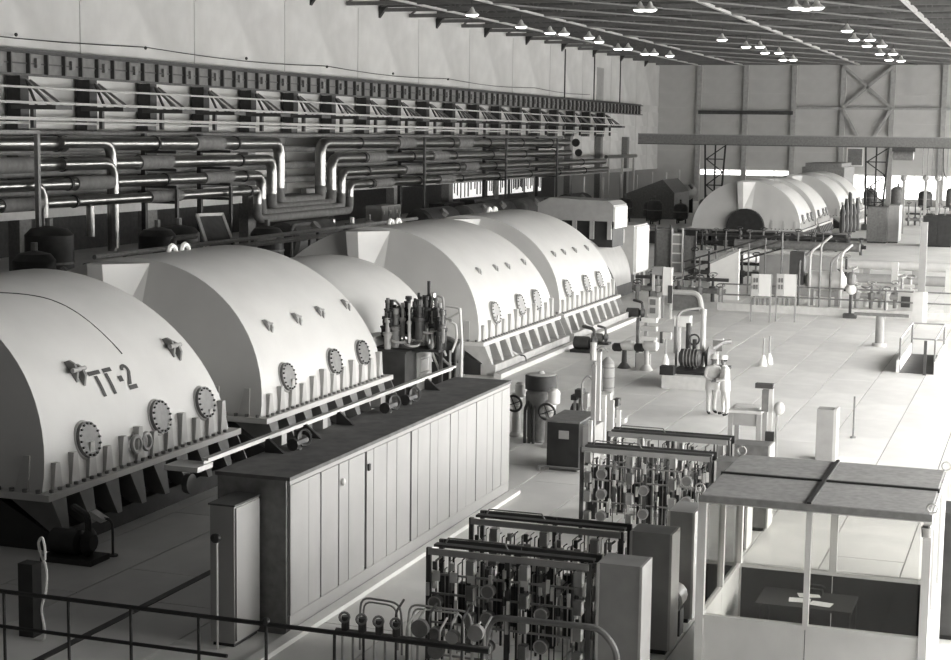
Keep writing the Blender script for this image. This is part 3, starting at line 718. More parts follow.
for i in range(4): part(pc, 'clip', MB().cyl((-13.3 + .22 * i, 37.4, 1.9 - .1 * (i % 2)), (-13.3 + .22 * i, 37.5, 1.9 - .1 * (i % 2)), .14, n=10), LIGHT)
part(pc, 'trestle', MB().box(-13.5, -12.4, 35.6, 35.7, 0, 1.72).box(-13.5, -12.4, 36.9, 37, 0, 1.72), BLACK)

# ------------------------------------------------------------------ governing valve group beside the domed cylinder
VY = 43.75
k0 = on(405, 352, 'y', VY)
gc = thing('governor_cabinet', 'dark cabinet with a framed dial plate under the valve group', 'cabinet', (k0.x - 1, VY + 1, 0))
X0, X1, ZT = k0.x - 1.25, k0.x, k0.z
part(gc, 'body', MB().box(X0, X1, VY, VY + 2.2, 0, ZT - .06), DARK)
part(gc, 'top', MB().box(X0 - .05, X1 + .05, VY - .05, VY + 2.25, ZT - .06, ZT), DARK)
d = part(gc, 'door', MB().box(X1, X1 + .03, VY + .9, VY + 2.1, .3, ZT - .15), GREY)
part(d, 'dial_plate', MB().box(X1 + .03, X1 + .05, VY + 1.2, VY + 1.8, ZT - .75, ZT - .4), WHITE)
for z in (ZT - .82, ZT - .32): part(d, 'frame_bar', MB().box(X1 + .03, X1 + .06, VY + 1.1, VY + 1.9, z - .03, z + .03), LIGHT)
part(gc, 'cap', MB().box(X1 - .1, X1 + .12, VY + 1.2, VY + 1.8, ZT, ZT + .16), WHITE)
vg = thing('governing_valves', 'dark tangle of valves, servomotors and pipes beside the domed cylinder', 'valve group', (k0.x - .3, VY + 1.2, 0))
rnd = random.Random(3)
def vp(px, py, dy=0): return on(px, py, 'y', VY + .9 + dy)
mats = [DARK, MID, BLACK, GREY, BLACK, DARK, LIGHT]
for i in range(64):
    px = 384 + rnd.random() * 60; top = 291 + abs(px - 414) * .25 + rnd.random() * 24; bot = min(350, top + 16 + rnd.random() * 30); dy = rnd.random() * 1.2 - .6
    p, q = vp(px, top, dy), vp(px, bot, dy)
    r = .045 + .085 * rnd.random(); h = p.z - q.z
    part(vg, 'valve_body', MB().lathe([(r * .8, 0), (r, h * .1), (r, h * .45), (r * 1.35, h * .47), (r * 1.35, h * .55), (r * .6, h * .57), (r * .6, h * .85), (r * .9, h * .87), (r * .8, h)], (p.x, p.y, q.z), 10), mats[i % 7], True)
p, q = vp(429, 281), vp(429, 312)
part(vg, 'servo_rod', MB().cyl(q, p, .055, n=8), BLACK)
p, q = vp(433, 293), vp(433, 325); part(vg, 'servo_cylinder', MB().cyl(q, p, .09, n=12), CHROME, True)
for i, pts in enumerate((((437, 296), (443, 297), (444, 318), (452, 320), (450, 322)), ((446, 306), (459, 308), (460, 312), (446, 320), (437, 322)), ((460, 308), (462, 340), (461, 384)), ((418, 304), (420, 322), (428, 346), (440, 356), (450, 366)), ((441, 320), (442, 345), (446, 356)), ((436, 318), (436, 345), (432, 352), (440, 372)), ((395, 300), (405, 312), (404, 340)), ((389, 310), (400, 318), (412, 318), (412, 342)), ((450, 322), (456, 324), (457, 338), (452, 352)))):
    part(vg, 'oil_pipe', MB().tube([vp(*k) for k in pts], .035, 6, bend=.12), (GREY, LIGHT, WHITE)[i % 3], True)
part(vg, 'deck', MB().box(X0, X1 + .9, VY + .4, VY + 2.4, ZT - .02, ZT + .05), BLACK)
for a in (.2, 1.1): part(vg, 'deck_leg', MB().box(X1 + .75, X1 + .85, VY + .6 + a, VY + .7 + a, 0, ZT), DARK)
for px, py, r in ((399, 338, .3), (412, 343, .22), (427, 330, .2)):
    q = vp(px, py, -.3); part(vg, 'hand_wheel', MB().torus(q, (.2, -.3, 1), r, .035, 16, 6), LIGHT, True)
mo = thing('turning_gear', 'dark motor with pipes at the foot of the valve group', 'motor', (k0.x + 1.2, VY + 1.5, 0))
q = on(448, 352, 'y', VY + 1.5)
part(mo, 'motor_body', MB().lathe([(.2, -.45), (.34, -.4), (.34, .4), (.2, .45)], (q.x, q.y, q.z), 16, 'x'), DARK, True)
part(mo, 'hood', MB().torus((q.x, q.y - .1, q.z), (0, 1, 0), .42, .07, 16, 6, PI, -PI / 2), MID, True)
part(mo, 'pedestal', MB().box(q.x - .4, q.x + .4, q.y - .3, q.y + .3, 0, q.z - .28), BLACK)
for i in range(3): part(mo, 'drain_pipe', MB().tube([(q.x + .2 + .18 * i, q.y - .35, 0), (q.x + .2 + .18 * i, q.y - .35, q.z + .1 + .2 * i)], .04, 8), LIGHT if i != 1 else MID)

# ------------------------------------------------------------------ instrument racks
def rack(x0, x1, y, h, seed, lb, hood=True):
    r = random.Random(seed); t = thing('instrument_rack', lb, 'instrument rack', ((x0 + x1) / 2, y, 0), 'instrument racks')
    dp = .55
    for x in (x0, (x0 + x1) / 2, x1):
        for yy in (y, y + dp): part(t, 'post', MB().box(x - .035, x + .035, yy - .03, yy + .03, 0, h), DARK)
    part(t, 'header', MB().box(x0, x1, y - .05, y - .02, h - .1, h), GREY)
    part(t, 'header', MB().box(x0, x1, y + dp, y + dp + .03, h - .12, h), DARK)
    part(t, 'top_tray', MB().box(x0, x1, y + .2, y + dp - .2, h - .04, h), DARK)
    for z in (.25, .75, 1.2, 1.5): part(t, 'crossbar', MB().box(x0, x1, y + .02, y + .05, z, z + .03), GREY)
    part(t, 'sill', MB().box(x0, x1, y - .06, y + .02, .12, .2), LIGHT)
    if hood: part(t, 'top_rail', MB().tube([(x0 + .15, y + .3, h), (x0 + .2, y + .3, h + .09), (x0 + 1.1, y + .3, h + .09), (x0 + 1.15, y + .3, h)], .014, 6), MID)
    # columns of transmitters and gauges
    n = 9; w = (x1 - x0) / n
    for i in range(n):
        x = x0 + w * (i + .5)
        kind = (i + seed) % 3
        if kind == 0:
            for j in range(4):
                z = .35 + .4 * j + r.random() * .05
                b = part(t, 'transmitter', MB().box(x - .06, x + .06, y - .12, y + .02, z, z + .22), GREY if j % 2 else MID)
                part(b, 'side_plate', MB().box(x + .06, x + .075, y - .15, y, z + .02, z + .2), LIGHT)
        elif kind == 1:
            zz = (.5, .95, 1.36) if i % 2 else (.62, 1.1)
            for z in zz:
                g = part(t, 'gauge', MB().cyl((x, y - .12, z), (x, y + .02, z), .1, n=18), MID, True)
                part(g, 'bezel', MB().torus((x, y - .12, z), (0, 1, 0), .098, .012, 18, 5), GREY, True)
        for q in range(6):
            xx = x + (q - 2.5) * w * .165
            za, zb = .15 + r.random() * .5, h - .15 - r.random() * .3
            part(t, 'impulse_tube', MB().tube([(xx, y + .06 + .07 * q, za), (xx, y + .06 + .07 * q, zb), (xx + .06, y + .2, zb + .05)], .011 + .009 * (q % 3 == 1), 5), (WHITE, MID, BLACK, GREY, DARK)[(q + i) % 5])
        for q in range(2):
            z = .35 + 1.1 * r.random(); xx = x + (r.random() - .5) * w
            part(t, 'flow_tube', MB().box(xx - .025, xx + .025, y - .06, y - .02, z, z + .2), WHITE if q else LIGHT)
        for q in range(3):
            z = h - .3 - .22 * q - .1 * r.random()
            v_ = part(t, 'shutoff_valve', MB().cyl((x - .04, y - .02, z), (x - .04, y - .02, z + .12), .035, n=8), (BLACK, LIGHT, MID)[(q + i) % 3])
        if r.random() < .75: part(t, 'label_card', MB().box(x - .07, x + .05, y - .03, y - .02, h - .5, h - .34), WHITE if r.random() < .5 else GREY)
        part(t, 'junction_box', MB().box(x - .07, x + .06, y + .35, y + .5, .3 + .5 * r.random(), .95 + .5 * r.random()), BLACK if i % 2 else DARK)
    return t
rack(-8.55, -6.05, 22.35, 1.92, 1, 'nearest open instrument rack full of gauges and tubes')
rack(-8.6, -6.1, 24.4, 1.92, 2, 'second open instrument rack just behind the nearest one')
rack(-8.65, -6.05, 31.2, 1.87, 3, 'third open instrument rack, beside the glazed booth')
rack(-8.6, -6.05, 33.1, 1.87, 4, 'farthest open instrument rack, half hidden by the third')
def boxcab(x0, x1, y0, y1, h, lb, m=GREY, z0=0):
    t = thing('rack_cabinet', lb, 'cabinet', ((x0 + x1) / 2, (y0 + y1) / 2, z0))
    part(t, 'body', MB().box(x0, x1 - .02, y0, y1, z0 + .08, h), m)
    part(t, 'lit_side_panel', MB().box(x1 - .02, x1 + .02, y0 - .01, y1 + .01, z0 + .08, h), LIGHT)  # right side paler than the body, light from the right painted in
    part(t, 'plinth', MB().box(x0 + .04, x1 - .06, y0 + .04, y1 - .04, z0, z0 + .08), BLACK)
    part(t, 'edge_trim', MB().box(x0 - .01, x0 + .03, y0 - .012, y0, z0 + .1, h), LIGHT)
    return t
boxcab(-5.93, -5.28, 22.35, 22.95, 1.95, 'plain grey cabinet at the right end of the nearest rack')
boxcab(-5.95, -5.3, 24.4, 24.95, 1.95, 'plain grey cabinet at the right end of the second rack')
boxcab(-5.75, -5.32, 26.2, 27.0, 1.9, 'slim grey cabinet with a bright side beside the booth')
boxcab(-5.95, -5.3, 31.2, 31.8, 1.8, 'dark cabinet at the right end of the third rack', MID)
boxcab(-5.95, -5.2, 33.1, 33.7, 1.8, 'dark cabinet at the right end of the farthest rack', MID)
fb = thing('pump_motor', 'small pale motor between the cabinets left of the booth', 'motor', (-5.5, 25.7, 0))
part(fb, 'body', MB().lathe([(.1, -.3), (.2, -.26), (.2, .2), (.12, .26)], (-5.5, 25.6, .62), 14, 'y'), LIGHT, True)
part(fb, 'stand', MB().box(-5.65, -5.35, 25.45, 25.75, 0, .44), DARK)
part(fb, 'fan_cover', MB().lathe([(.2, -.1), (.22, 0), (.12, .06)], (-5.5, 25.3, .62), 14, 'y'), MID, True)

# hoops and low manifold in the foreground
def hoop(name, lb, pts, Y, r, m, dY=.0):
    P = [on(px, py, 'y', Y) for px, py in pts]; P = [Vector((P[0].x, Y, 0))] + P + [Vector((P[-1].x, Y, 0))]
    solo(name, lb, 'railing', MB().tube(P, r, 8, bend=.16), m, smooth=True)
hoop('guard_hoop', 'large rounded dark tube hoop in front of the nearest rack', [(485, 640), (492, 617), (600, 628), (617, 650)], 21.75, .05, MID)
hoop('guard_hoop', 'thin pale tube hoop standing left of the racks', [(360, 620), (361, 597), (400, 603), (402, 625)], 22.9, .018, GREY)
hoop('guard_hoop', 'inner thin tube hoop behind the pale hoop left of the racks', [(363, 620), (364, 601), (396, 606), (398, 625)], 23.1, .016, GREY)
hoop('guard_hoop', 'thin pale tube hoop crossing in front of the nearest rack', [(408, 622), (410, 604), (470, 612), (472, 630)], 22.2, .018, LIGHT)
hoop('guard_hoop', 'second thin pale hoop close in front of the nearest rack', [(412, 622), (414, 608), (462, 614), (464, 630)], 22.05, .016, LIGHT)
mf = thing('low_manifold', 'low pipe manifold with four valves behind the foreground railing', 'manifold', (-8.6, 21.3, 0))
part(mf, 'header_pipe', MB().tube([(-9.6, 21.3, .8), (-7.2, 21.3, .8)], .06, 8), MID, True)
for i in range(14):
    x = -9.5 + .17 * i
    part(mf, 'riser', MB().tube([(x, 21.3, 0), (x, 21.3, .8)] if i < 5 else [(x, 21.3, 0), (x, 21.3, 1.0 + .1 * (i % 3)), (x, 21.6, 1.1 + .1 * (i % 3))], .018, 6, bend=.08), (LIGHT, GREY, DARK)[i % 3])
for i in range(4):
    v_ = part(mf, 'valve', MB().cyl((-9.45 + .27 * i, 21.3, .84), (-9.45 + .27 * i, 21.3, 1.05), .06, n=10), DARK)
    part(v_, 'hand_wheel', MB().torus((-9.45 + .27 * i, 21.26, 1.04), (.3, -1, .3), .07, .02, 12, 5), MID)
for i, (x, z, r) in enumerate(((-8.25, 1.02, .13), (-7.75, .95, .1), (-8.0, .72, .12), (-7.4, 1.05, .12))):
    part(mf, 'gauge', MB().cyl((x, 21.2, z), (x, 21.3, z), r, n=16), GREY if i % 2 else MID, True)
part(mf, 'base', MB().box(-9.6, -7.1, 21.15, 21.5, 0, .12), DARK)
# foreground railing
fr = thing('guard_railing', 'dark pipe railing crossing the lower left foreground', 'railing', (-11, 20.36, 0))
part(fr, 'handrail', MB().tube([(-16, 20.36, 1.1), (-6.9, 20.36, 1.1)], .035, 8), BLACK, True)
part(fr, 'middle_rail', MB().tube([(-16, 20.36, .55), (-10.9, 20.36, .55)], .03, 8), BLACK, True)
for x in (-15.9, -14.7, -13.56, -12.49, -11.36, -10.27, -9.2, -8.1, -7.0): part(fr, 'post', MB().cyl((x, 20.36, 0), (x, 20.36, 1.1), .025, n=8), BLACK)
part(fr, 'cap', MB().ball((-10.27, 20.36, 1.14), .06, 8, 6), BLACK)
cb = thing('cable_post', 'black box post carrying a looped white cable at lower left', 'post', (-15.0, 21.6, 0))
part(cb, 'box', MB().box(-15.25, -14.98, 21.5, 21.75, 0, 1.2), BLACK)
cab = [(22, 660), (24, 645), (33, 640), (46, 640), (44, 625), (41, 608), (46, 592), (47, 568), (40, 553), (38, 542), (42, 536), (45, 546), (45, 560)]
part(cb, 'cable', MB().tube([on(px, py, 'y', 21.42) for px, py in cab], .022, 6, bend=.1), WHITE, True)

# small lamp posts and motors beside the skirts
def lamp_post(px, py, fx, fy, lb, h=None):
    b = on(fx, fy, 'z', 0); t = thing('lamp_post', lb, 'lamp', b)
    d = CAM - b; hh = on(px, py, 'y', b.y)
    part(t, 'stem', MB().tube([b, (b.x, b.y, hh.z - .1), (b.x - .06, b.y, hh.z), (hh.x + .1, b.y, hh.z)], .025, 6, bend=.08), DARK)
    part(t, 'base', MB().cyl(b, b + Vector((0, 0, .03)), .1, n=10), DARK)
    part(t, 'lamp_head', MB().prism([(hh.x - .2, b.y - .1, hh.z + .05), (hh.x + .1, b.y - .1, hh.z - .07), (hh.x + .16, b.y - .1, hh.z), (hh.x - .12, b.y - .1, hh.z + .14)], (0, .2, 0)), WHITE)
lamp_post(99, 518, 113, 556, 'small white lamp head on a post under the nearest casing')
lamp_post(515, 355, 526, 366, 'small white lamp head beside the third casing skirt')
lamp_post(588, 327, 594, 342, 'small white lamp head beside the fourth casing skirt')
def floor_motor(px, py, s, lb, m=DARK):
    b = on(px, py, 'z', 0); t = thing('drain_pump', lb, 'pump', b)
    part(t, 'base', MB().box(b.x - .5 * s, b.x + .5 * s, b.y - .3 * s, b.y + .3 * s, 0, .1 * s), BLACK)
    part(t, 'motor_body', MB().lathe([(.12 * s, -.35 * s), (.22 * s, -.3 * s), (.22 * s, .2 * s), (.15 * s, .25 * s)], (b.x - .1 * s, b.y, .32 * s), 14, 'x'), m, True)
    part(t, 'pump_casing', MB().lathe([(.14 * s, -.08 * s), (.26 * s, 0), (.14 * s, .1 * s)], (b.x + .28 * s, b.y, .34 * s), 14, 'x'), BLACK, True)
    part(t, 'outlet', MB().tube([(b.x + .28 * s, b.y, .5 * s), (b.x + .28 * s, b.y, .8 * s), (b.x - .2 * s, b.y + .3 * s, .85 * s)], .06 * s, 8, bend=.15 * s), m, True)
floor_motor(75, 560, 1.1, 'dark drain pump on the floor under the nearest casing', BLACK)
floor_motor(586, 352, 1.1, 'dark drain pump at the joint of third and fourth casings')
floor_motor(600, 344, .8, 'smaller dark drain pump next to the fourth casing', MID)
floor_motor(636, 320, 1.0, 'dark drain pump at the end of the fourth casing plinth')
solo('floor_groove', 'dark floor channel running past the nearest casing', 'channel', MB().box(-14.35, -14.2, 18, 30, .0, .012), BLACK)
for i, (a, b, c_) in enumerate((((500, 402), (597, 350), 'pale kerb line along the third casing'), ((590, 337), (612, 318), 'white kerb strip along the fourth casing'))):
    p, q = on(*a, 'z', .1), on(*b, 'z', .1)
    solo('plinth_kerb', c_, 'kerb', MB().box(XC + CA + .75, XC + CA + 1.0, (51, 62)[i], (60.6, 70.5)[i], 0, .16), CONC)

# ------------------------------------------------------------------ glazed booth
bx0, bx1, by0, by1, bh, sill = -4.62, -1.4, 23.4, 26.55, 2.87, 1.05
bo = thing('control_booth', 'glazed control booth with a dark flat roof at lower right', 'booth', ((bx0 + bx1) / 2, (by0 + by1) / 2, 0))
for x in (bx0, bx1):
    for y in (by0, by1): part(bo, 'corner_post', MB().box(x - .06, x + .06, y - .06, y + .06, 0, bh - .08), BOOTHP)
xm = (bx0 + bx1) / 2 - .05; ym = (by0 + by1) / 2
part(bo, 'mullion', MB().box(xm - .04, xm + .04, by0 - .05, by0 + .05, sill, bh - .08), BOOTHP)
part(bo, 'mullion', MB().box(xm - .06, xm + .06, by1 - .05, by1 + .05, sill, bh - .08), BOOTHP)
for x in (bx0, bx1): part(bo, 'mullion', MB().box(x - .05, x + .05, ym - .05, ym + .05, sill, bh - .08), BOOTHP)
for y, s in ((by0, -1), (by1, 1)):
    part(bo, 'sill_rail', MB().box(bx0 + .06, bx1 - .06, y - .05, y + .05, sill - .06, sill), BOOTHP)
    part(bo, 'head_rail', MB().box(bx0 + .06, bx1 - .06, y - .05, y + .05, bh - .13, bh - .08), BOOTHP)
    for a, b in ((bx0 + .06, xm), (xm, bx1 - .06)):
        part(bo, 'lower_panel', MB().box(a + .006, b - .006, y - (.03 if s < 0 else 0), y + (0 if s < 0 else .03), .05, sill - .06), BOOTHP)
        part(bo, 'inner_panel', MB().box(a + .006, b - .006, y + (.002 if s < 0 else -.03), y + (.03 if s < 0 else -.002), .05, sill - .06), BOARD)
        part(bo, 'pane', MB().box(a + .04, b - .04, y - .004, y + .004, sill, bh - .13), GLASS)
for x in (bx0, bx1):
    part(bo, 'sill_rail', MB().box(x - .05, x + .05, by0 + .06, by1 - .06, sill - .06, sill), BOOTHP)
    part(bo, 'head_rail', MB().box(x - .05, x + .05, by0 + .06, by1 - .06, bh - .13, bh - .08), BOOTHP)
    for a, b in ((by0 + .06, ym), (ym, by1 - .06)):
        part(bo, 'lower_panel', MB().box(x - .03, x + .03, a + .006, b - .006, .05, sill - .06), BOOTHP)
        part(bo, 'pane', MB().box(x - .004, x + .004, a + .04, b - .04, sill, bh - .13), GLASS)
part(bo, 'booth_floor', MB().box(bx0, bx1, by0, by1, 0, .05), BOARD)
part(bo, 'roof_edge', MB().box(bx0 - .04, bx1 + .05, by0 - .1, by1 + .1, bh - .08, bh - .03), BOOTHR)
part(bo, 'fascia', MB().box(bx0 - .05, bx1 + .06, by0 - .12, by0 - .1, bh - .1, bh), BOOTHR)
for a, b in ((bx0 - .04, xm), (xm, bx1 + .05)):
    for c_, d_ in ((by0 - .1, ym), (ym, by1 + .1)):
        part(bo, 'roof_panel', MB().box(a + .03, b - .03, c_ + .03, d_ - .03, bh - .03, bh), BOOTHR)
part(bo, 'roof_rib', MB().box(bx0 - .04, bx1 + .05, ym - .03, ym + .03, bh - .03, bh + .03), BLACK)
part(bo, 'roof_rib', MB().box(xm - .03, xm + .03, by0 - .1, ym - .03, bh - .03, bh + .03), BLACK)
part(bo, 'roof_rib', MB().box(xm - .03, xm + .03, ym + .03, by1 + .1, bh - .03, bh + .03), BLACK)
for x, y in ((bx0, by1), (bx1 + .05, by1), (bx0 - .05, by0), (bx1 + .05, by0 - .05)):
    part(bo, 'lifting_eye', MB().torus((x, y, bh + .08), (0, 1, .1), .07, .015, 12, 5), LIGHT)
part(bo, 'corner_lamp', MB().lathe([(.07, -.14), (.085, 0), (.06, .03)], (bx1 + .0, by0 - .2, bh - .16), 12), CHROME, True)
dk = thing('desk', 'dark writing desk inside the glazed booth', 'desk', (-3.4, 25.7, .05))
part(dk, 'desk_top', MB().box(-4.1, -2.6, 25.2, 26.2, .74, .78), BOARD)
for x in (-4.05, -2.65):
    for y in (25.25, 26.15): part(dk, 'leg', MB().box(x - .03, x + .03, y - .03, y + .03, .05, .74), BLACK)
for i, (x, y, a) in enumerate(((-3.45, 25.6, .1), (-3.1, 25.5, -.15), (-3.35, 25.92, .3))):
    o = solo('paper_sheet', ['open white log sheet on the booth desk', 'white paper at the right on the booth desk', 'white paper at the back of the booth desk'][i], 'paper', MB().box(x - .17, x + .17, y - .12, y + .12, .781 + .002 * i, .785 + .002 * i), PAPER)
    o.rotation_euler.z = a
tl = thing('telephone', 'black desk telephone on the booth desk', 'telephone', (-3.25, 26.1, .78))
part(tl, 'body', MB().prism([(-3.35, 26.0, .78), (-3.35, 26.16, .78), (-3.35, 26.14, .86), (-3.35, 26.04, .86)], (.2, 0, 0)), BLACK)
part(tl, 'handset', MB().tube([(-3.38, 26.08, .88), (-3.34, 26.08, .92), (-3.16, 26.08, .92), (-3.12, 26.08, .88)], .02, 6, bend=.03), BLACK)
xq = on(934, 560, 'y', 26.9).x
c = boxcab(xq, xq + 1.2, 26.9, 27.8, on(940, 512, 'y', 26.9).z, 'tall dark cabinet half cut off at the right edge beside the booth', DARK)
xq = on(936, 520, 'y', 29.4).x
solo('white_box', 'white box standing behind the booth at the right edge', 'box', MB().box(xq, xq + .8, 29.4, 30.2, 0, 2.1).box(xq + .05, xq + .75, 29.45, 30.15, 2.1, 2.13), WHITE)

# ------------------------------------------------------------------ equipment on the bright floor
def F_(px, py): return on(px, py, 'z', 0)
def H_(px, py, y): return on(px, py, 'y', y).z
b = F_(540, 441); h = H_(540, 373, b.y)
t = thing('oil_tank', 'dark upright tank with black band and pale lid beyond the panel', 'tank', b)
part(t, 'shell', MB().lathe([(.3, 0), (.3, .1), (.36, .12), (.36, h * .45), (.4, h * .5), (.4, h * .72), (.34, h * .76)], b, 20), MID, True)
part(t, 'band', MB().lathe([(.36, h * .76), (.42, h * .77), (.42, h * .97), (.38, h * .98)], b, 20), BLACK, True)
part(t, 'lid', MB().lathe([(.4, h * .98), (.38, h * .99), (.1, h), (.05, h + .06)], b, 20), LIGHT, True)
for i in range(3): part(t, 'pipe', MB().tube([b + Vector((-.3 + .12 * i, -.42, 0)), b + Vector((-.3 + .12 * i, -.42, h * .5)), b + Vector((-.25 + .12 * i, -.3, h * .6))], .04, 6, bend=.08), DARK)
def valve_stand(px, py, top, lb, m=LIGHT, s=1.0, whl=-1):
    b = F_(px, py); h = H_(px, top, b.y); t = thing('valve_stand', lb, 'valve', b)
    part(t, 'pedestal', MB().lathe([(.17 * s, 0), (.17 * s, .05), (.11 * s, .12), (.09 * s, h * .55), (.13 * s, h * .6)], b, 12), m, True)
    part(t, 'gearbox', MB().ball(b + Vector((0, 0, h * .72)), (.15 * s, .2 * s, .16 * s), 12, 8), m, True)
    part(t, 'motor', MB().lathe([(.09 * s, 0), (.14 * s, .05), (.14 * s, .3 * s), (.07 * s, .36 * s)], b + Vector((.1 * s, 0, h - .3 * s)), 12), WHITE, True)
    w = part(t, 'hand_wheel', MB().torus(b + Vector((.02, -.27 * s, h * .66)), (0, 1, .2), .19 * s, .03 * s, 18, 6), BLACK, True)
    for k in range(2):
        a = k * PI / 2 + .4
        part(w, 'spoke', MB().bar(b + Vector((.02 + .18 * s * math.cos(a), -.27 * s, h * .66 + .18 * s * math.sin(a))), b + Vector((.02 - .18 * s * math.cos(a), -.27 * s, h * .66 - .18 * s * math.sin(a))), .025), BLACK)
    return t
valve_stand(516, 436, 384, 'white valve stand with a hand wheel at the end of the panel', s=1.15)
valve_stand(549, 447, 391, 'white valve stand with a hand wheel in front of the dark tank', s=1.15)
c = thing('pump_cabinet', 'dark squat cabinet on the floor beside the valve stands', 'cabinet', (-10.9, 38.2, 0))
part(c, 'body', MB().box(-11.25, -10.45, 37.35, 38.9, .06, 1.2), BLACK)
part(c, 'top', MB().box(-11.28, -10.42, 37.3, 38.95, 1.2, 1.24), MID)
part(c, 'end_box', MB().box(-10.45, -10.15, 37.7, 38.5, .3, 1.1), GREY)
part(c, 'name_plate', MB().box(-10.95, -10.7, 37.33, 37.35, .8, 1.0), GREY)
part(c, 'plinth', MB().box(-11.2, -10.5, 37.4, 38.85, 0, .06), MID)
part(c, 'base_pipe', MB().tube([(-11.4, 37.2, .0), (-11.4, 37.2, .12), (-10.2, 37.2, .12), (-10.2, 37.2, 0)], .03, 6, bend=.05), MID)
part(c, 'post', MB().box(-10.2, -10.12, 37.3, 37.4, 0, 1.3), LIGHT)
t = thing('sampling_unit', 'cluster of tanks, pipes and white boxes behind the dark cabinet', 'equipment', F_(600, 420))
b = F_(607, 397); h = H_(607, 357, b.y)
part(t, 'filter_vessel', MB().lathe([(.2, 0), (.22, .06), (.22, h * .85), (.12, h * .95), (.05, h)], b, 16), GREY, True)
for k in range(3): part(t, 'vessel_band', MB().torus(b + Vector((0, 0, h * (.25 + .25 * k))), (0, 0, 1), .225, .015, 16, 5), MID)
b2 = F_(598, 402); h2 = H_(598, 352, b2.y)
part(t, 'dark_vessel', MB().lathe([(.14, 0), (.15, h2 * .7), (.08, h2 * .75), (.08, h2)], b2, 12), DARK, True)
b3 = F_(603, 440); h3 = H_(603, 392, b3.y)
part(t, 'flat_box', MB().box(b3.x - .25, b3.x + .2, b3.y - .1, b3.y + .1, h3 - .45, h3), LIGHT)
for dx in (-.2, .15): part(t, 'stand_leg', MB().box(b3.x + dx - .04, b3.x + dx + .04, b3.y - .04, b3.y + .04, 0, h3 - .45), LIGHT)
for px, py, top, m in ((592, 470, 365, GREY), (597, 462, 352, LIGHT), (603, 455, 395, WHITE), (611, 450, 400, LIGHT), (618, 445, 410, WHITE)):
    q = F_(px, py); hh = H_(px, top, q.y)
    part(t, 'column', MB().box(q.x - .05, q.x + .05, q.y - .05, q.y + .05, 0, hh), m)
for px, py, w, h_, m in ((620, 420, .34, .12, WHITE), (614, 432, .5, .16, WHITE), (610, 410, .2, .22, LIGHT), (617, 402, .14, .2, DARK), (580, 393, .22, .22, DARK), (586, 400, .16, .4, GREY), (575, 397, .16, .14, BLACK), (612, 405, .2, .14, BLACK)):
    q = on(px, py, 'y', 43.2)
    part(t, 'fitting', MB().box(q.x - w / 2, q.x + w / 2, q.y - .15, q.y + .15, q.z - h_ / 2, q.z + h_ / 2), m)
    part(t, 'fitting_leg', MB().cyl((q.x, q.y, 0), (q.x, q.y, q.z - h_ / 2), .04, n=8), GREY)
part(t, 'pipe_bend', MB().tube([on(k, l, 'y', 43) for k, l in ((582, 412), (582, 382), (588, 375), (593, 380), (594, 410))], .03, 6, bend=.2), GREY, True)
part(t, 'pipe_bend', MB().tube([on(k, l, 'y', 45) for k, l in ((596, 400), (596, 352), (602, 345), (608, 352))], .025, 6, bend=.2), GREY, True)
for px, py in ((596, 380), (593, 360)):
    q = on(px, py, 'y', 44); part(t, 'cylinder', MB().cyl(q, q + Vector((0, 0, .5)), .09, n=10), LIGHT, True)
q = on(578, 405, 'y', 43.5); part(t, 'motor', MB().lathe([(.1, -.2), (.2, -.15), (.2, .15), (.1, .2)], (q.x, q.y, .45), 12, 'x'), DARK, True)
for i, (px, py, l) in enumerate(((624, 368, 'white motor valve on a pedestal left of the pump skid'), (646, 370, 'white motor valve on a conical foot left of the pump skid'))):
    b = F_(px, py); h = H_(px, 343, b.y); t = thing('motor_valve', l, 'valve', b)
    part(t, 'pedestal', MB().lathe([(.25, 0), (.22, .05), (.1, .2), (.08, h * .75)], b, 12), DARK if i == 0 else LIGHT, True)
    part(t, 'actuator', MB().lathe([(.1, -.3), (.17, -.2), (.17, .2), (.1, .26)], b + Vector((.16, 0, h * .9)), 12, 'x'), WHITE, True)
    part(t, 'motor', MB().lathe([(.1, -.18), (.15, -.12), (.15, .12), (.08, .18)], b + Vector((-.25, 0, h * .82)), 12, 'x'), BLACK, True)
    part(t, 'cap', MB().ball(b + Vector((.25, 0, h)), .12, 8, 6), WHITE, True)
b = F_(642, 368); t = thing('valve_rack', 'pale upright frame with stacked white valve boxes left of the pump skid', 'frame', b)
h = H_(642, 318, b.y)
for dx in (-.25, .05): part(t, 'post', MB().box(b.x + dx, b.x + dx + .1, b.y, b.y + .1, 0, h), MID if dx < 0 else GREY)
for i, z in enumerate((h * .35, h * .55, h * .75, h * .92)): part(t, 'valve_box', MB().box(b.x - .05, b.x + .5, b.y - .1, b.y + .15, z, z + .16), WHITE if i % 2 else LIGHT)
part(t, 'lower_panel', MB().box(b.x - .2, b.x + .3, b.y - .1, b.y, 0, h * .3), LIGHT)
for i, (px, py, top, l) in enumerate(((665, 368, 332, 'thin gauge post with a small pale box by the pump skid'),)):
    b = F_(px, py); h = H_(px, top, b.y); t = thing('gauge_post', l, 'post', b)
    part(t, 'rod', MB().cyl(b, b + Vector((0, 0, h)), .03, n=8), GREY)
    part(t, 'foot', MB().lathe([(.16, 0), (.12, .3), (.05, .5)], b, 10), WHITE, True)
    part(t, 'box', MB().box(b.x - .1, b.x + .2, b.y - .08, b.y + .08, h - .25, h), LIGHT)
    part(t, 'side_plate', MB().box(b.x - .2, b.x - .1, b.y - .08, b.y + .08, h - .4, h), DARK)
b = F_(677, 353); h = H_(677, 318, b.y); t = thing('pipe_pillar', 'pale pillar with a white box on top behind the pump skid', 'pillar', b)
part(t, 'shaft', MB().cyl(b, b + Vector((0, 0, h - .3)), .14, n=12), GREY, True)
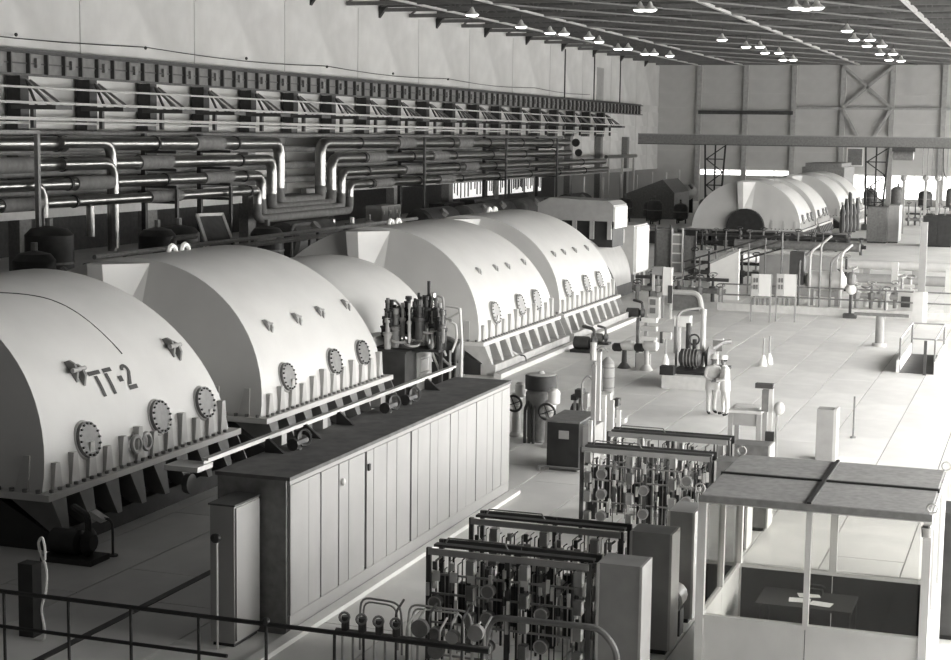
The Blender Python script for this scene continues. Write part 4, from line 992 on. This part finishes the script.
part(t, 'box', MB().box(b.x - .1, b.x + .5, b.y - .2, b.y + .2, h - .3, h + .1), WHITE)
# pump skid
b = F_(690, 389); t = thing('pump_skid', 'pump with motor and upright pipes on a white concrete base', 'pump', b)
part(t, 'concrete_base', MB().box(b.x - .9, b.x + .7, b.y - .2, b.y + 2.6, 0, .42), CONC)
part(t, 'motor_body', MB().lathe([(.18, -.4), (.29, -.34), (.29, .26), (.2, .34)], (b.x - .2 * .85, b.y + .9, .9), 16, 'x'), DARK, True)
part(t, 'pump_casing', MB().lathe([(.22, -.15), (.42, 0), (.22, .2)], (b.x + .45 * .85, b.y + 1.2, .9), 16, 'x'), MID, True)
part(t, 'terminal_box', MB().box(b.x - 1.0, b.x - .55, b.y - .1, b.y + .3, .42, .7), BLACK)
part(t, 'bed_frame', MB().box(b.x - .7, b.x + .9, b.y + .3, b.y + 2.3, .42, .52), BLACK)
for i in range(5): part(t, 'cooling_fin', MB().lathe([(.31, 0), (.31, .025)], (b.x - .4 + .11 * i, b.y + .9, .9), 16, 'x'), GREY)
for dx, dy, hh, r, m in ((-.35, 1.2, 2.0, .09, DARK), (.05, 1.6, 2.45, .09, LIGHT), (-.1, 1.0, 1.5, .07, BLACK)):
    part(t, 'upright_pipe', MB().cyl((b.x + dx, b.y + dy, .4), (b.x + dx, b.y + dy, hh), r, n=10), m, True)
part(t, 'loop_pipe', MB().tube([(b.x - .75, b.y + 1.2, .5), (b.x - .75, b.y + 1.2, 2.4), (b.x + .05, b.y + 1.6, 2.5), (b.x + .05, b.y + 1.6, 2.2)], .04, 8, bend=.35), GREY, True)
part(t, 'valve_wheel', MB().torus((b.x - .1, b.y + .9, 1.5), (.3, -1, 0), .17, .03, 14, 6), BLACK, True)
part(t, 'side_pipe', MB().tube([(b.x + .2, b.y + 1.2, 1.0), (b.x + .6, b.y + 2.2, 1.3), (b.x + .8, b.y + 2.5, 1.3)], .08, 8, bend=.2), MID, True)
# sign, poles, desk, instrument post, pillar
b = F_(717, 372); t = thing('square_sign', 'dark square plate on a pale post behind the two workers', 'sign', b)
h = H_(717, 340, b.y)
part(t, 'post', MB().cyl(b, b + Vector((0, 0, h - .3)), .05, n=8), LIGHT)
part(t, 'plate', MB().box(b.x - .16, b.x + .16, b.y - .08, b.y - .05, h - .38, h), MID)
part(t, 'cap', MB().box(b.x - .15, b.x + .2, b.y - .1, b.y + .1, h, h + .06), LIGHT)
for i, (px, py, top) in enumerate(((763, 366, 338), (769, 364, 336))):
    b = F_(px, py); h = H_(px, top, b.y); t = thing('thin_bollard', ['left of two thin rods standing on the open floor', 'right of two thin rods standing on the open floor'][i], 'rod', b)
    part(t, 'rod', MB().cyl(b, b + Vector((0, 0, h)), .03, n=8), GREY)
    part(t, 'foot', MB().lathe([(.14, 0), (.12, .2), (.04, .4)], b, 10), WHITE, True)
t = thing('metal_desk', 'pale metal desk standing behind the farthest rack', 'desk', (-7.08, 41.4, 0))
part(t, 'desk_top', MB().box(-7.5, -6.66, 40.9, 42.0, 1.12, 1.2), LIGHT)
part(t, 'apron', MB().box(-7.46, -6.7, 40.95, 41.0, .8, 1.12), GREY)
for x in (-7.44, -6.72):
    for y in (40.97, 41.9): part(t, 'leg', MB().box(x - .06, x + .06, y - .06, y + .06, 0, 1.12), GREY)
part(t, 'tray', MB().box(-7.4, -6.75, 41.2, 41.8, 1.2, 1.23), CONC)
b = F_(769, 458); h = H_(769, 386, b.y); t = thing('instrument_post', 'post with dark boxes and a pale lamp beside the metal desk', 'post', b)
part(t, 'rod', MB().box(b.x - .05, b.x + .05, b.y - .05, b.y + .05, 0, h), LIGHT)
part(t, 'rod', MB().cyl(b + Vector((.16, 0, 0)), b + Vector((.16, 0, h - .5)), .03, n=8), GREY)
part(t, 'head', MB().box(b.x - .4, b.x + .05, b.y - .1, b.y + .1, h - .06, h + .06), DARK)
part(t, 'box', MB().box(b.x - .22, b.x - .05, b.y - .1, b.y + .1, h - .65, h - .1), MID)
part(t, 'lamp', MB().ball(b + Vector((.22, -.05, h - .55)), (.14, .12, .18), 10, 8), LIGHT, True)
part(t, 'lower_box', MB().box(b.x - .1, b.x + .12, b.y - .14, b.y - .05, .3, .7), BLACK)
b = F_(827, 461); h = H_(827, 410, b.y)
t = thing('floor_pillar', 'plain grey box pillar on the open floor behind the booth', 'pillar', b)
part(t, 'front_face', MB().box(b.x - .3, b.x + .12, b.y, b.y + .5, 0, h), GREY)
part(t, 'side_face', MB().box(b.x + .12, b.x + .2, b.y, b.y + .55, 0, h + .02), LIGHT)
solo('thin_rod', 'single dark rod standing beside the grey box pillar', 'rod', MB().cyl(F_(853, 438), F_(853, 438) + Vector((0, 0, 1.15)), .025, n=8).cyl(F_(853, 438), F_(853, 438) + Vector((0, 0, .04)), .08, n=10), MID)
b = F_(879, 346); h = H_(879, 316, b.y); t = thing('tee_pillar', 'pale pillar with a wide flat tee top on the far floor', 'pillar', b)
part(t, 'shaft', MB().cyl(b, b + Vector((0, 0, h)), .17, n=14), GREY, True)
part(t, 'foot', MB().cyl(b, b + Vector((0, 0, .12)), .28, n=14), LIGHT)
part(t, 'tee_top', MB().box(b.x - 1.0, b.x + 1.1, b.y - .15, b.y + .15, h, h + .1), MID)
# stair opening with railing at right
a, c_ = F_(898, 374), F_(934, 374)
t = thing('stair_railing', 'small railing around a stair opening at the right edge', 'railing', ((a.x + c_.x) / 2, a.y + 2, 0))
xa, xb, ya, yb = a.x, c_.x, 58.2, 63.5
part(t, 'side_wall', MB().box(xa - .1, xa, ya, yb, 0, .45), WHITE)
part(t, 'side_wall', MB().box(xb, xb + .1, ya, yb, 0, .45), WHITE)
part(t, 'opening', MB().box(xa, xb, ya, yb, .004, .02), DARK)
for x in (xa, xb):
    for y in (ya + .1, yb): part(t, 'post', MB().cyl((x, y, 0), (x, y, 1.2), .035, n=8), MID)
    part(t, 'handrail', MB().tube([(x, ya + .1, 1.2), (x, yb, 1.2)], .035, 6), GREY)
for z in (.6, 1.2): part(t, 'handrail', MB().tube([(xa, yb, z), (xb, yb, z)], .035, 6), GREY)
part(t, 'post', MB().box(xb - .35, xb - .25, ya - .3, ya - .2, 0, 1.2), DARK)

# ------------------------------------------------------------------ the sunken service area beyond the bright floor
kb = thing('service_railing', 'long pale railing on a low kerb across the bright floor', 'railing', (-8, 76, 0))
part(kb, 'kerb', MB().box(-14.6, -2, 75.9, 76.2, 0, .35), CONC)
for z in (.75, 1.25): part(kb, 'handrail', MB().tube([(-14.4, 76.05, z), (-2, 76.05, z)], .04, 6), MID)
for i in range(9): part(kb, 'post', MB().cyl((-14.4 + 1.5 * i, 76.05, .3), (-14.4 + 1.5 * i, 76.05, 1.25), .04, n=6), MID)
for i, px in enumerate((760, 785)):
    b = F_(px, 322); t = thing('instrument_board', ['left', 'right'][i] + ' white instrument board on thin legs before the service railing', 'board', b)
    zt = H_(px, 274, b.y); zb = H_(px, 296, b.y)
    for dx in (-.42, .42): part(t, 'leg', MB().box(b.x + dx - .04, b.x + dx + .04, b.y - .04, b.y + .04, 0, zt), GREY)
    part(t, 'board_face', MB().box(b.x - .1, b.x + .42, b.y - .06, b.y - .02, zb, zt), WHITE)
    part(t, 'board_face', MB().box(b.x - .42, b.x - .12, b.y - .06, b.y - .02, zb, zt), LIGHT)
    for k in range(4): part(t, 'meter', MB().box(b.x - .34 + .12 * (k % 2), b.x - .26 + .12 * (k % 2), b.y - .1, b.y - .06, zb + .3 + .3 * (k // 2), zb + .5 + .3 * (k // 2)), MID)
    for k in range(4): part(t, 'valve', MB().cyl((b.x - .35 + .22 * k, b.y, zb - .4), (b.x - .35 + .22 * k, b.y, zb - .1), .06, n=8), MID)
t = thing('stair_parapet', 'white wedge-shaped stair parapet left of the instrument boards', 'wall', (-13.5, 82, 0))
p0, p1 = on(711, 300, 'z', 0), on(737, 302, 'z', 0)
Yp = 81
def at(px, py): return on(px, py, 'y', Yp)
pl = [Vector((at(710, 300).x, Yp, 0)), Vector((at(738, 300).x, Yp, 0)), at(739, 251), at(710, 264)]
part(t, 'slab', MB().prism(pl, (0, .3, 0)), WHITE)
part(t, 'coping', MB().bar(pl[3] + Vector((0, .15, .06)), pl[2] + Vector((0, .15, .06)), .4, .12), GREY)
t = thing('stair_rail', 'dark railing rising behind the white stair parapet', 'railing', (-15, 84, 0))
for k in range(7):
    x = -18 + .85 * k; z = 1.6 + .28 * k; part(t, 'post', MB().cyl((x, 84, 0), (x, 84, z), .05, n=6), MID)
for dz in (0, -.4, -.8): part(t, 'handrail', MB().tube([(-18, 84, 1.6 + dz), (-12.9, 84, 3.28 + dz)], .05, 6), DARK)
# instrument frame left of the service area
b = F_(661, 318); t = thing('sampling_stand', 'tall pale frame with panels and white boxes before the grey screens', 'frame', b)
h = H_(661, 267, b.y)
for dx in (-.45, .0, .38): part(t, 'post', MB().box(b.x + dx, b.x + dx + .1, b.y, b.y + .1, 0, h), LIGHT if dx else GREY)
part(t, 'top_box', MB().box(b.x - .45, b.x + .05, b.y - .05, b.y + .4, h - .35, h), GREY)
part(t, 'bright_side', MB().box(b.x + .05, b.x + .45, b.y - .08, b.y, h * .45, h), WHITE)
part(t, 'dark_strip', MB().box(b.x + .3, b.x + .5, b.y - .1, b.y - .05, h * .3, h * .65), DARK)
part(t, 'low_cabinet', MB().box(b.x - .5, b.x + .0, b.y - .5, b.y - .1, 0, h * .42), LIGHT)
for k in range(3): part(t, 'low_window', MB().box(b.x - .4, b.x - .15, b.y - .53, b.y - .5, .25 + .38 * k, .5 + .38 * k), MID)
P = [F_(670, 312), F_(671, 299), F_(702, 302), F_(703, 314)]
t = thing('pipe_bench', 'low rounded pale pipe barrier beside the tall frame', 'barrier', P[0])
Yb = 74
part(t, 'tube', MB().tube([(at(670, 300).x * Yb / Yp, Yb, .95), (at(699, 300).x * Yb / Yp, Yb, .95), (at(703, 300).x * Yb / Yp, Yb, 0)], .12, 8, bend=.35), LIGHT, True)
part(t, 'dark_panel', MB().box(at(672, 300).x * Yb / Yp, at(699, 300).x * Yb / Yp, Yb + .02, Yb + .08, .1, .85), MID)
for i, (px0, px1, top, bot, m, l) in enumerate(((655, 671, 230, 268, MID, 'left grey upright screen beyond the generator'), (671, 683, 233, 273, GREY, 'pale framed upright screen beyond the generator'), (683, 696, 236, 270, MID, 'right grey upright screen beyond the generator'))):
    Y = 96 + i * .5; p, q = on(px0, bot, 'y', Y), on(px1, top, 'y', Y)
    t = thing('upright_screen', l, 'screen', ((p.x + q.x) / 2, Y, 0))
    part(t, 'sheet', MB().box(p.x, q.x, Y, Y + .1, 0, q.z), m)
    for x in (p.x, q.x): part(t, 'post', MB().box(x - .05, x + .05, Y - .1, Y, 0, q.z + .3), LIGHT if i == 1 else DARK)
    if i == 1:
        for k in range(4): part(t, 'crossbar', MB().box(p.x, q.x, Y - .06, Y, q.z * (k + 1) / 4.2 - .04, q.z * (k + 1) / 4.2 + .04), WHITE)
rnd = random.Random(11)
def manifold(lb, X0, X1, Y, cnt, zm, ms, seed):
    r = random.Random(seed); t = thing('valve_manifold', lb, 'manifold', ((X0 + X1) / 2, Y, 0))
    part(t, 'header_pipe', MB().tube([(X0, Y, .6), (X1, Y, .6)], .13, 8), ms[0], True)
    part(t, 'header_pipe', MB().tube([(X0, Y + .7, 1.1), (X1, Y + .7, 1.1)], .09, 8), ms[1], True)
    for i in range(cnt):
        x = X0 + (X1 - X0) * (i + .5) / cnt; h = zm * (.55 + .45 * r.random())
        v_ = part(t, 'valve', MB().lathe([(.1, 0), (.1, .4), (.2, .45), (.2, .75), (.07, .8), (.06, h)], (x, Y + .7 * (i % 2), 0), 8), ms[i % len(ms)], True)
        part(v_, 'hand_wheel', MB().torus((x, Y + .7 * (i % 2), h), (0, -.4, 1), .2, .035, 12, 5), ms[(i + 1) % len(ms)])
manifold('dark valve row between the tall frame and the stair parapet', -19.5, -14.8, 79.0, 9, 1.5, [MID, DARK, GREY], 1)
manifold('dark valve row farther back near the grey screens', -19, -13, 90, 9, 1.9, [DARK, BLACK, GREY], 2)
manifold('pale valve row behind the instrument boards', -13.5, -9.5, 88, 9, 2.0, [GREY, LIGHT, MID, BLACK], 3)
manifold('pale valve row behind the middle of the service railing', -8.8, -6.0, 80, 8, 1.7, [GREY, LIGHT, MID], 4)
manifold('dark valve row in front of the distant turbine', -24, -12, 116, 14, 1.7, [BLACK, DARK, MID], 5)
manifold('far valve row to the right of the distant turbine', -13, -8, 160, 9, 2.4, [MID, DARK, GREY], 6)
for i, (pa, pb, Y, r, l, m) in enumerate((((805, 263), (951, 267), 100, .28, 'upper thick pale pipe crossing the hall at right', LIGHT), ((800, 277), (951, 281), 92, .28, 'lower thick pale pipe crossing the hall at right', GREY), ((735, 243), (860, 248), 112, .3, 'long grey pipe crossing below the distant turbine', MID), ((740, 250), (850, 256), 108, .16, 'thin pale pipe crossing below the distant turbine', LIGHT))):
    p, q = on(*pa, 'y', Y), on(*pb, 'y', Y)
    t = thing('cross_pipe', l, 'pipe', ((p.x + q.x) / 2, Y, 0))
    z = max((p.z + q.z) / 2, .4)
    if i == 0: pts = [(p.x - 3, Y - 6, z + .6), (p.x, Y, z), (q.x + 4, Y, z)]
    else: pts = [(p.x, Y, z), (q.x + (4 if i < 2 else 0), Y, z)]
    part(t, 'run', MB().tube(pts, r, 12, bend=1.5), m, True)
    n_ = 3
    for k in range(n_):
        x = p.x + (q.x - p.x) * (k + .3) / n_
        part(t, 'saddle', MB().box(x - .2, x + .2, Y - .2, Y + .2, 0, z - r * .8), GREY)
for i, (px, py, top, w, m, l) in enumerate(((919, 316, 222, .32, GREY, 'grey steel column standing behind the right end of the railing'), (946, 318, 270, .3, LIGHT, 'pale column at the right edge behind the railing'), (892, 306, 262, .3, LIGHT, 'short pale column behind the service railing'))):
    b = F_(px, py); b.y += .8; h = H_(px, top, b.y); t = thing('steel_column', l, 'column', b)
    part(t, 'shaft', MB().box(b.x - w / 2, b.x + w / 2, b.y - .1, b.y + .1, 0, h), m)
    part(t, 'foot', MB().box(b.x - w, b.x + w, b.y - .25, b.y + .25, 0, .1), GREY)
b = F_(919, 324); h = H_(919, 292, b.y)
t = thing('flat_post', 'broad pale post at the right end of the service railing', 'post', b)
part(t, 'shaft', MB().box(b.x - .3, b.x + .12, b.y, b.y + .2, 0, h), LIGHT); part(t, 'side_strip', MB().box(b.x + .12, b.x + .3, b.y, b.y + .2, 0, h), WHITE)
b = F_(905, 318); t = thing('switch_box', 'small pale switch box on the kerb near the broad post', 'box', b)
part(t, 'body', MB().box(b.x - .35, b.x + .35, b.y - .1, b.y + .2, .0, 1.3), LIGHT); part(t, 'dial', MB().box(b.x - .2, b.x + .2, b.y - .14, b.y - .1, .5, 1.0), DARK)
b = F_(852, 316); b.y -= .9; t = thing('white_lantern', 'white ball lantern on a dark stand at the service railing', 'lamp', b)
part(t, 'stand', MB().box(b.x - .3, b.x + .3, b.y - .2, b.y + .2, 0, .2).box(b.x - .06, b.x + .06, b.y - .06, b.y + .06, .2, 1.1), DARK)
part(t, 'globe', MB().ball(b + Vector((0, 0, 1.3)), .24, 12, 8), WHITE, True)
part(t, 'motor', MB().lathe([(.12, 0), (.2, .1), (.2, .5), (.1, .6)], b + Vector((0, 0, 1.5)), 10), MID, True)
b = F_(827, 318)
t = thing('sample_cooler', 'low pale tank unit with pipes behind the middle of the railing', 'tank', (-9.2, 79, 0))
part(t, 'tank', MB().lathe([(.2, -1.0), (.5, -.8), (.5, .8), (.2, 1.0)], (-10.2, 80.5, 1.2), 14, 'x'), LIGHT, True)
for dx in (-.6, .6): part(t, 'saddle', MB().box(-10.3 + dx, -10.1 + dx, 80.2, 80.8, 0, .9), GREY)
for k in range(5): part(t, 'pipe', MB().tube([(-11.4 + .5 * k, 80, 0), (-11.4 + .5 * k, 80, 2.2 + .4 * (k % 3)), (-11 + .5 * k, 80.6, 2.6 + .4 * (k % 3))], .06, 6, bend=.2), (MID, LIGHT, GREY)[k % 3])
part(t, 'dark_motor', MB().box(-11.9, -11.2, 80, 80.7, 1.0, 2.6), DARK)
for i, (px0, px1, top, bot, m, l) in enumerate(((866, 886, 207, 243, MID, 'grey tall cabinet right of the distant turbine'), (887, 898, 205, 243, GREY, 'paler tall cabinet next to the grey one by the distant turbine'), (922, 951, 216, 247, BLACK, 'black wide cabinet at the right edge of the far floor'))):
    p = F_((px0 + px1) / 2, bot); Y = p.y; xa, xb = on(px0, bot, 'y', Y).x, on(px1, bot, 'y', Y).x; h = H_(px0, top, Y)
    t = thing('tall_cabinet', l, 'cabinet', ((xa + xb) / 2, Y, 0))
    part(t, 'body', MB().box(xa, xb, Y, Y + 2.5, .1, h), m); part(t, 'plinth', MB().box(xa + .05, xb - .05, Y + .05, Y + 2.4, 0, .1), BLACK)
    n_ = max(2, int((xb - xa) / .8))
    for k in range(n_): part(t, 'door', MB().box(xa + (xb - xa) * k / n_ + .04, xa + (xb - xa) * (k + 1) / n_ - .04, Y - .03, Y, .15, h - .1), m)
for i in range(5):
    x = -20 + 3.1 * i; Y = 196
    vessel(x, Y, .8, 2.3 + .4 * (i % 2), '%s of five far vessels before the bright end windows' % pos[i], MID if i % 2 else DARK)
for i, px in enumerate((903, 925, 937)):
    b = on(px, 205, 'z', 0); h = H_(px, 178, 146)
    solo('far_post', ['left', 'middle', 'right'][i] + ' of three thin grey posts before the far windows', 'post', MB().box(on(px, 200, 'y', 146).x - .12, on(px, 200, 'y', 146).x + .12, 145.9, 146.1, 0, h).ball((on(px, 200, 'y', 146).x, 146, h), .3, 8, 6), GREY)

solo('partition_wall', 'low pale partition behind the instrument boards', 'partition', MB().box(-14.2, -10.2, 84.9, 85.1, 0, 2.0).box(-14.25, -10.15, 84.85, 85.15, 2.0, 2.08), GREY)
for i in range(6):
    x = -28 + 2.6 * i
    t = thing('bearing_stand', '%s of six dark stands in front of the distant turbine' % pos[i], 'stand', (x, 122, 0))
    part(t, 'body', MB().box(x - 1.2, x + 1.2, 121.5, 122.6, 0, .9 + .3 * (i % 2)), BLACK)
    part(t, 'pipe', MB().tube([(x - 1.1, 121.3, 1.2), (x + 1.1, 121.3, 1.2), (x + 1.1, 121.3, 0)], .08, 6, bend=.2), MID)
# ------------------------------------------------------------------ gantry crane over the distant turbine
GY = 150
g = thing('gantry_crane', 'gantry crane with lattice legs spanning the distant turbine', 'crane', (-22.2, GY, 0))
part(g, 'girder', MB().box(-36.7, -7.6, GY - .5, GY - .4, 7.45, 8.3), MID)
part(g, 'girder', MB().box(-36.7, -7.6, GY + .6, GY + .7, 7.45, 8.3), MID)
part(g, 'top_flange', MB().box(-36.7, -7.6, GY - .6, GY + .8, 8.3, 8.38), GREY)
part(g, 'bottom_flange', MB().box(-36.7, -7.6, GY - .6, GY + .8, 7.38, 7.45), DARK)
for x, w in ((-29.5, .95), (-14.9, 1.0)):
    l = part(g, 'lattice_leg', MB().bar((x - w, GY, 7.4), (x - w * .75, GY, 0), .16).bar((x + w, GY, 7.4), (x + w * .55, GY, 0), .16).bar((x - w * .1, GY + .6, 7.4), (x - w * .1, GY + .6, 0), .14), BLACK)
    for k in range(6):
        z0, z1 = 7.3 - 1.2 * k, 7.3 - 1.2 * (k + 1)
        a = w * (1 - .04 * k); s = 1 if k % 2 else -1
        part(l, 'lacing', MB().bar((x - s * a * .9, GY, z0), (x + s * a * .85, GY, z1), .1), BLACK)
        part(l, 'lacing', MB().bar((x - a * .9, GY, z1), (x + a * .8, GY, z1), .1), BLACK)
    part(l, 'wheel_box', MB().box(x - 1.1, x + 1.1, GY - .3, GY + .9, 0, .5), DARK)
part(g, 'hoist_drum', MB().lathe([(.3, -.9), (.42, -.85), (.42, .85), (.3, .9)], (-12.6, GY, 6.7), 12, 'x'), MID, True)
part(g, 'hoist_frame', MB().box(-13.6, -11.6, GY - .1, GY + .1, 7.05, 7.4), DARK)
for k in range(6): part(g, 'rope', MB().cyl((-10.9 + .42 * k, GY, 7.4), (-10.9 + .42 * k, GY, 4.2 + .3 * (k % 3)), .03, n=5), MID)
part(g, 'rope_loop', MB().tube([(-9.2, GY, 7.4), (-9.1, GY, 5.2), (-8.6, GY, 4.4), (-8.1, GY, 5.2), (-8.0, GY, 7.4)], .05, 5, bend=.5), DARK)

# ------------------------------------------------------------------ two workers in white
def person(lb, base, face, lean, coat, h=1.74):
    t = thing('person', lb, 'person', base)
    s = h / 1.74; c_, sn = math.cos(face), math.sin(face)
    def W_(x, y, z): return (s * (x * c_ - y * sn), s * (x * sn + y * c_), s * z)   # x right, y forward
    V = {'pel': (0, 0, .95, .15, .11), 'abd': (0, .02, 1.1, .155, .11), 'che': (0, .02 + lean, 1.3, .165, .115), 'nk0': (0, .02 + lean, 1.45, .08, .07), 'nk': (0, .04 + lean, 1.5, .055, .055),
         'hd0': (0, .07 + lean, 1.55, .07, .075), 'hd1': (0, .08 + lean, 1.63, .078, .092), 'hd2': (0, .07 + lean, 1.70, .06, .07)}
    E = [('pel', 'abd'), ('abd', 'che'), ('che', 'nk0'), ('nk0', 'nk'), ('nk', 'hd0'), ('hd0', 'hd1'), ('hd1', 'hd2')]
    for i, sg in enumerate((-1, 1)):
        V['hip%d' % i] = (sg * .09, 0, .88, .105, .1); V['kn%d' % i] = (sg * .11, .04 * sg, .5, .08, .075); V['an%d' % i] = (sg * .12, -.02 + .05 * sg, .1, .06, .055)
        V['to%d' % i] = (sg * .14, .14 + .05 * sg, .045, .045, .04)
        V['sh%d' % i] = (sg * .19, .01 + lean, 1.41, .075, .07); V['el%d' % i] = (sg * .25, .02 + lean, 1.12, .058, .055); V['wr%d' % i] = (sg * .1, .24 + lean, 1.03, .04, .038); V['pa%d' % i] = (sg * .05, .3 + lean, 1.03, .04, .022)
        E += [('pel', 'hip%d' % i), ('hip%d' % i, 'kn%d' % i), ('kn%d' % i, 'an%d' % i), ('an%d' % i, 'to%d' % i), ('che', 'sh%d' % i), ('sh%d' % i, 'el%d' % i), ('el%d' % i, 'wr%d' % i), ('wr%d' % i, 'pa%d' % i)]
        for k in range(4):
            V['f%d%d' % (i, k)] = (sg * (.06 - .022 * k), .37 + lean - .008 * abs(k - 1), 1.045 - .016 * k, .010, .010); V['g%d%d' % (i, k)] = (sg * (.05 - .022 * k), .40 + lean - .008 * abs(k - 1), 1.02 - .016 * k, .008, .008)
            E += [('pa%d' % i, 'f%d%d' % (i, k)), ('f%d%d' % (i, k), 'g%d%d' % (i, k))]
        V['th%d' % i] = (sg * .02, .31 + lean, 1.085, .011, .011); E += [('wr%d' % i, 'th%d' % i)]
    keys = list(V); me = bpy.data.meshes.new('body')
    me.from_pydata([W_(*V[k][:3]) for k in keys], [(keys.index(a), keys.index(b)) for a, b in E], [])
    o = link('body', me, t); me.materials.append(coat)
    sk = o.modifiers.new('skin', 'SKIN'); sv = me.skin_vertices if me.skin_vertices else None
    if not sv:
        a = me.attributes
        import bmesh
        bm = bmesh.new(); bm.from_mesh(me); ly = bm.verts.layers.skin.verify()
        bm.verts.ensure_lookup_table()
        for i, k in enumerate(keys): bm.verts[i][ly].radius = (V[k][3] * s, V[k][4] * s); bm.verts[i][ly].use_root = (k == 'pel')
        bm.to_mesh(me); bm.free()
    else:
        for i, k in enumerate(keys): sv[0].data[i].radius = (V[k][3] * s, V[k][4] * s); sv[0].data[i].use_root = (k == 'pel')
    sk.use_smooth_shade = True
    o.modifiers.new('sub', 'SUBSURF').levels = 1
    o.modifiers['sub'].render_levels = 1
    # bake the skin so that face, hands and shoes take their own colour
    dg = bpy.context.evaluated_depsgraph_get(); dg.update()
    nm_ = bpy.data.meshes.new_from_object(o.evaluated_get(dg)); o.modifiers.clear(); o.data = nm_
    nm_.materials.clear()
    for m in (coat, SKIN, BLACK): nm_.materials.append(m)
    inv = lambda p: ((p.x * c_ + p.y * sn) / s, (-p.x * sn + p.y * c_) / s, p.z / s)
    for pl_ in nm_.polygons:
        x, y, z = inv(pl_.center); pl_.use_smooth = True
        pl_.material_index = 2 if z < .1 else (1 if z > 1.49 or (y > .26 + lean and .95 < z < 1.12) else 0)
    B = Vector(base)
    def loc(x, y, z): return B + Vector(W_(x, y, z))
    cp_ = MB(); n = 16; v = []; f = []
    for i, (r, z) in enumerate(((.112, 1.655), (.118, 1.70), (.116, 1.75), (.085, 1.785), (.02, 1.79))):
        for j in range(n):
            a = 2 * PI * j / n; v.append(loc(r * .9 * math.cos(a), .065 + lean + r * 1.05 * math.sin(a), z))
    for i in range(4): f += [(i * n + j, i * n + (j + 1) % n, (i + 1) * n + (j + 1) % n, (i + 1) * n + j) for j in range(n)]
    cap = part(t, 'cap', MB().add(v, f), WHITE, True)
    part(t, 'hair', MB().ball(loc(0, .03 + lean, 1.635), (.085 * s, .085 * s, .06 * s), 10, 6), HAIR, True)
    part(t, 'nose', MB().ball(loc(0, .18 + lean, 1.60), .016 * s, 6, 5), SKIN, True)
    for sg in (-1, 1):
        part(t, 'eye', MB().ball(loc(sg * .032, .165 + lean, 1.635), .011 * s, 6, 5), BLACK)
        part(t, 'ear', MB().ball(loc(sg * .085, .07 + lean, 1.61), (.015 * s, .022 * s, .03 * s), 6, 5), SKIN, True)
    part(t, 'mouth', MB().ball(loc(0, .168 + lean, 1.563), (.022 * s, .022 * s, .006 * s), 6, 5), HAIR)
    # loose coat skirt over the hips and jacket body
    v = []; f = []; rows_ = ((1.46, .10, .08), (1.40, .205, .12), (1.25, .2, .14), (1.08, .185, .14), (.95, .195, .145), (.80, .21, .15), (.74, .205, .148))
    for z, rx, ry in rows_:
        ln = lean * min(1, max(0, (z - .95) / .35))
        for j in range(n): a = 2 * PI * j / n; v.append(loc(rx * math.cos(a), .01 + ln + ry * math.sin(a), z))
    for i in range(len(rows_) - 1): f += [(i * n + j, (i + 1) * n + j, (i + 1) * n + (j + 1) % n, i * n + (j + 1) % n) for j in range(n)]
    part(t, 'jacket', MB().add(v, f), coat, True)
    return t
pA, pB = F_(711, 414), F_(724.5, 416)
person('worker on the left in pale overalls and white cap, hands joined in front', (pA.x, pA.y, 0), -2.5, .03, CLOTHG, 1.74)
person('worker on the right in bright white overalls and cap, seen from the side', (pB.x, pB.y, 0), 1.9, .02, CLOTH, 1.76)
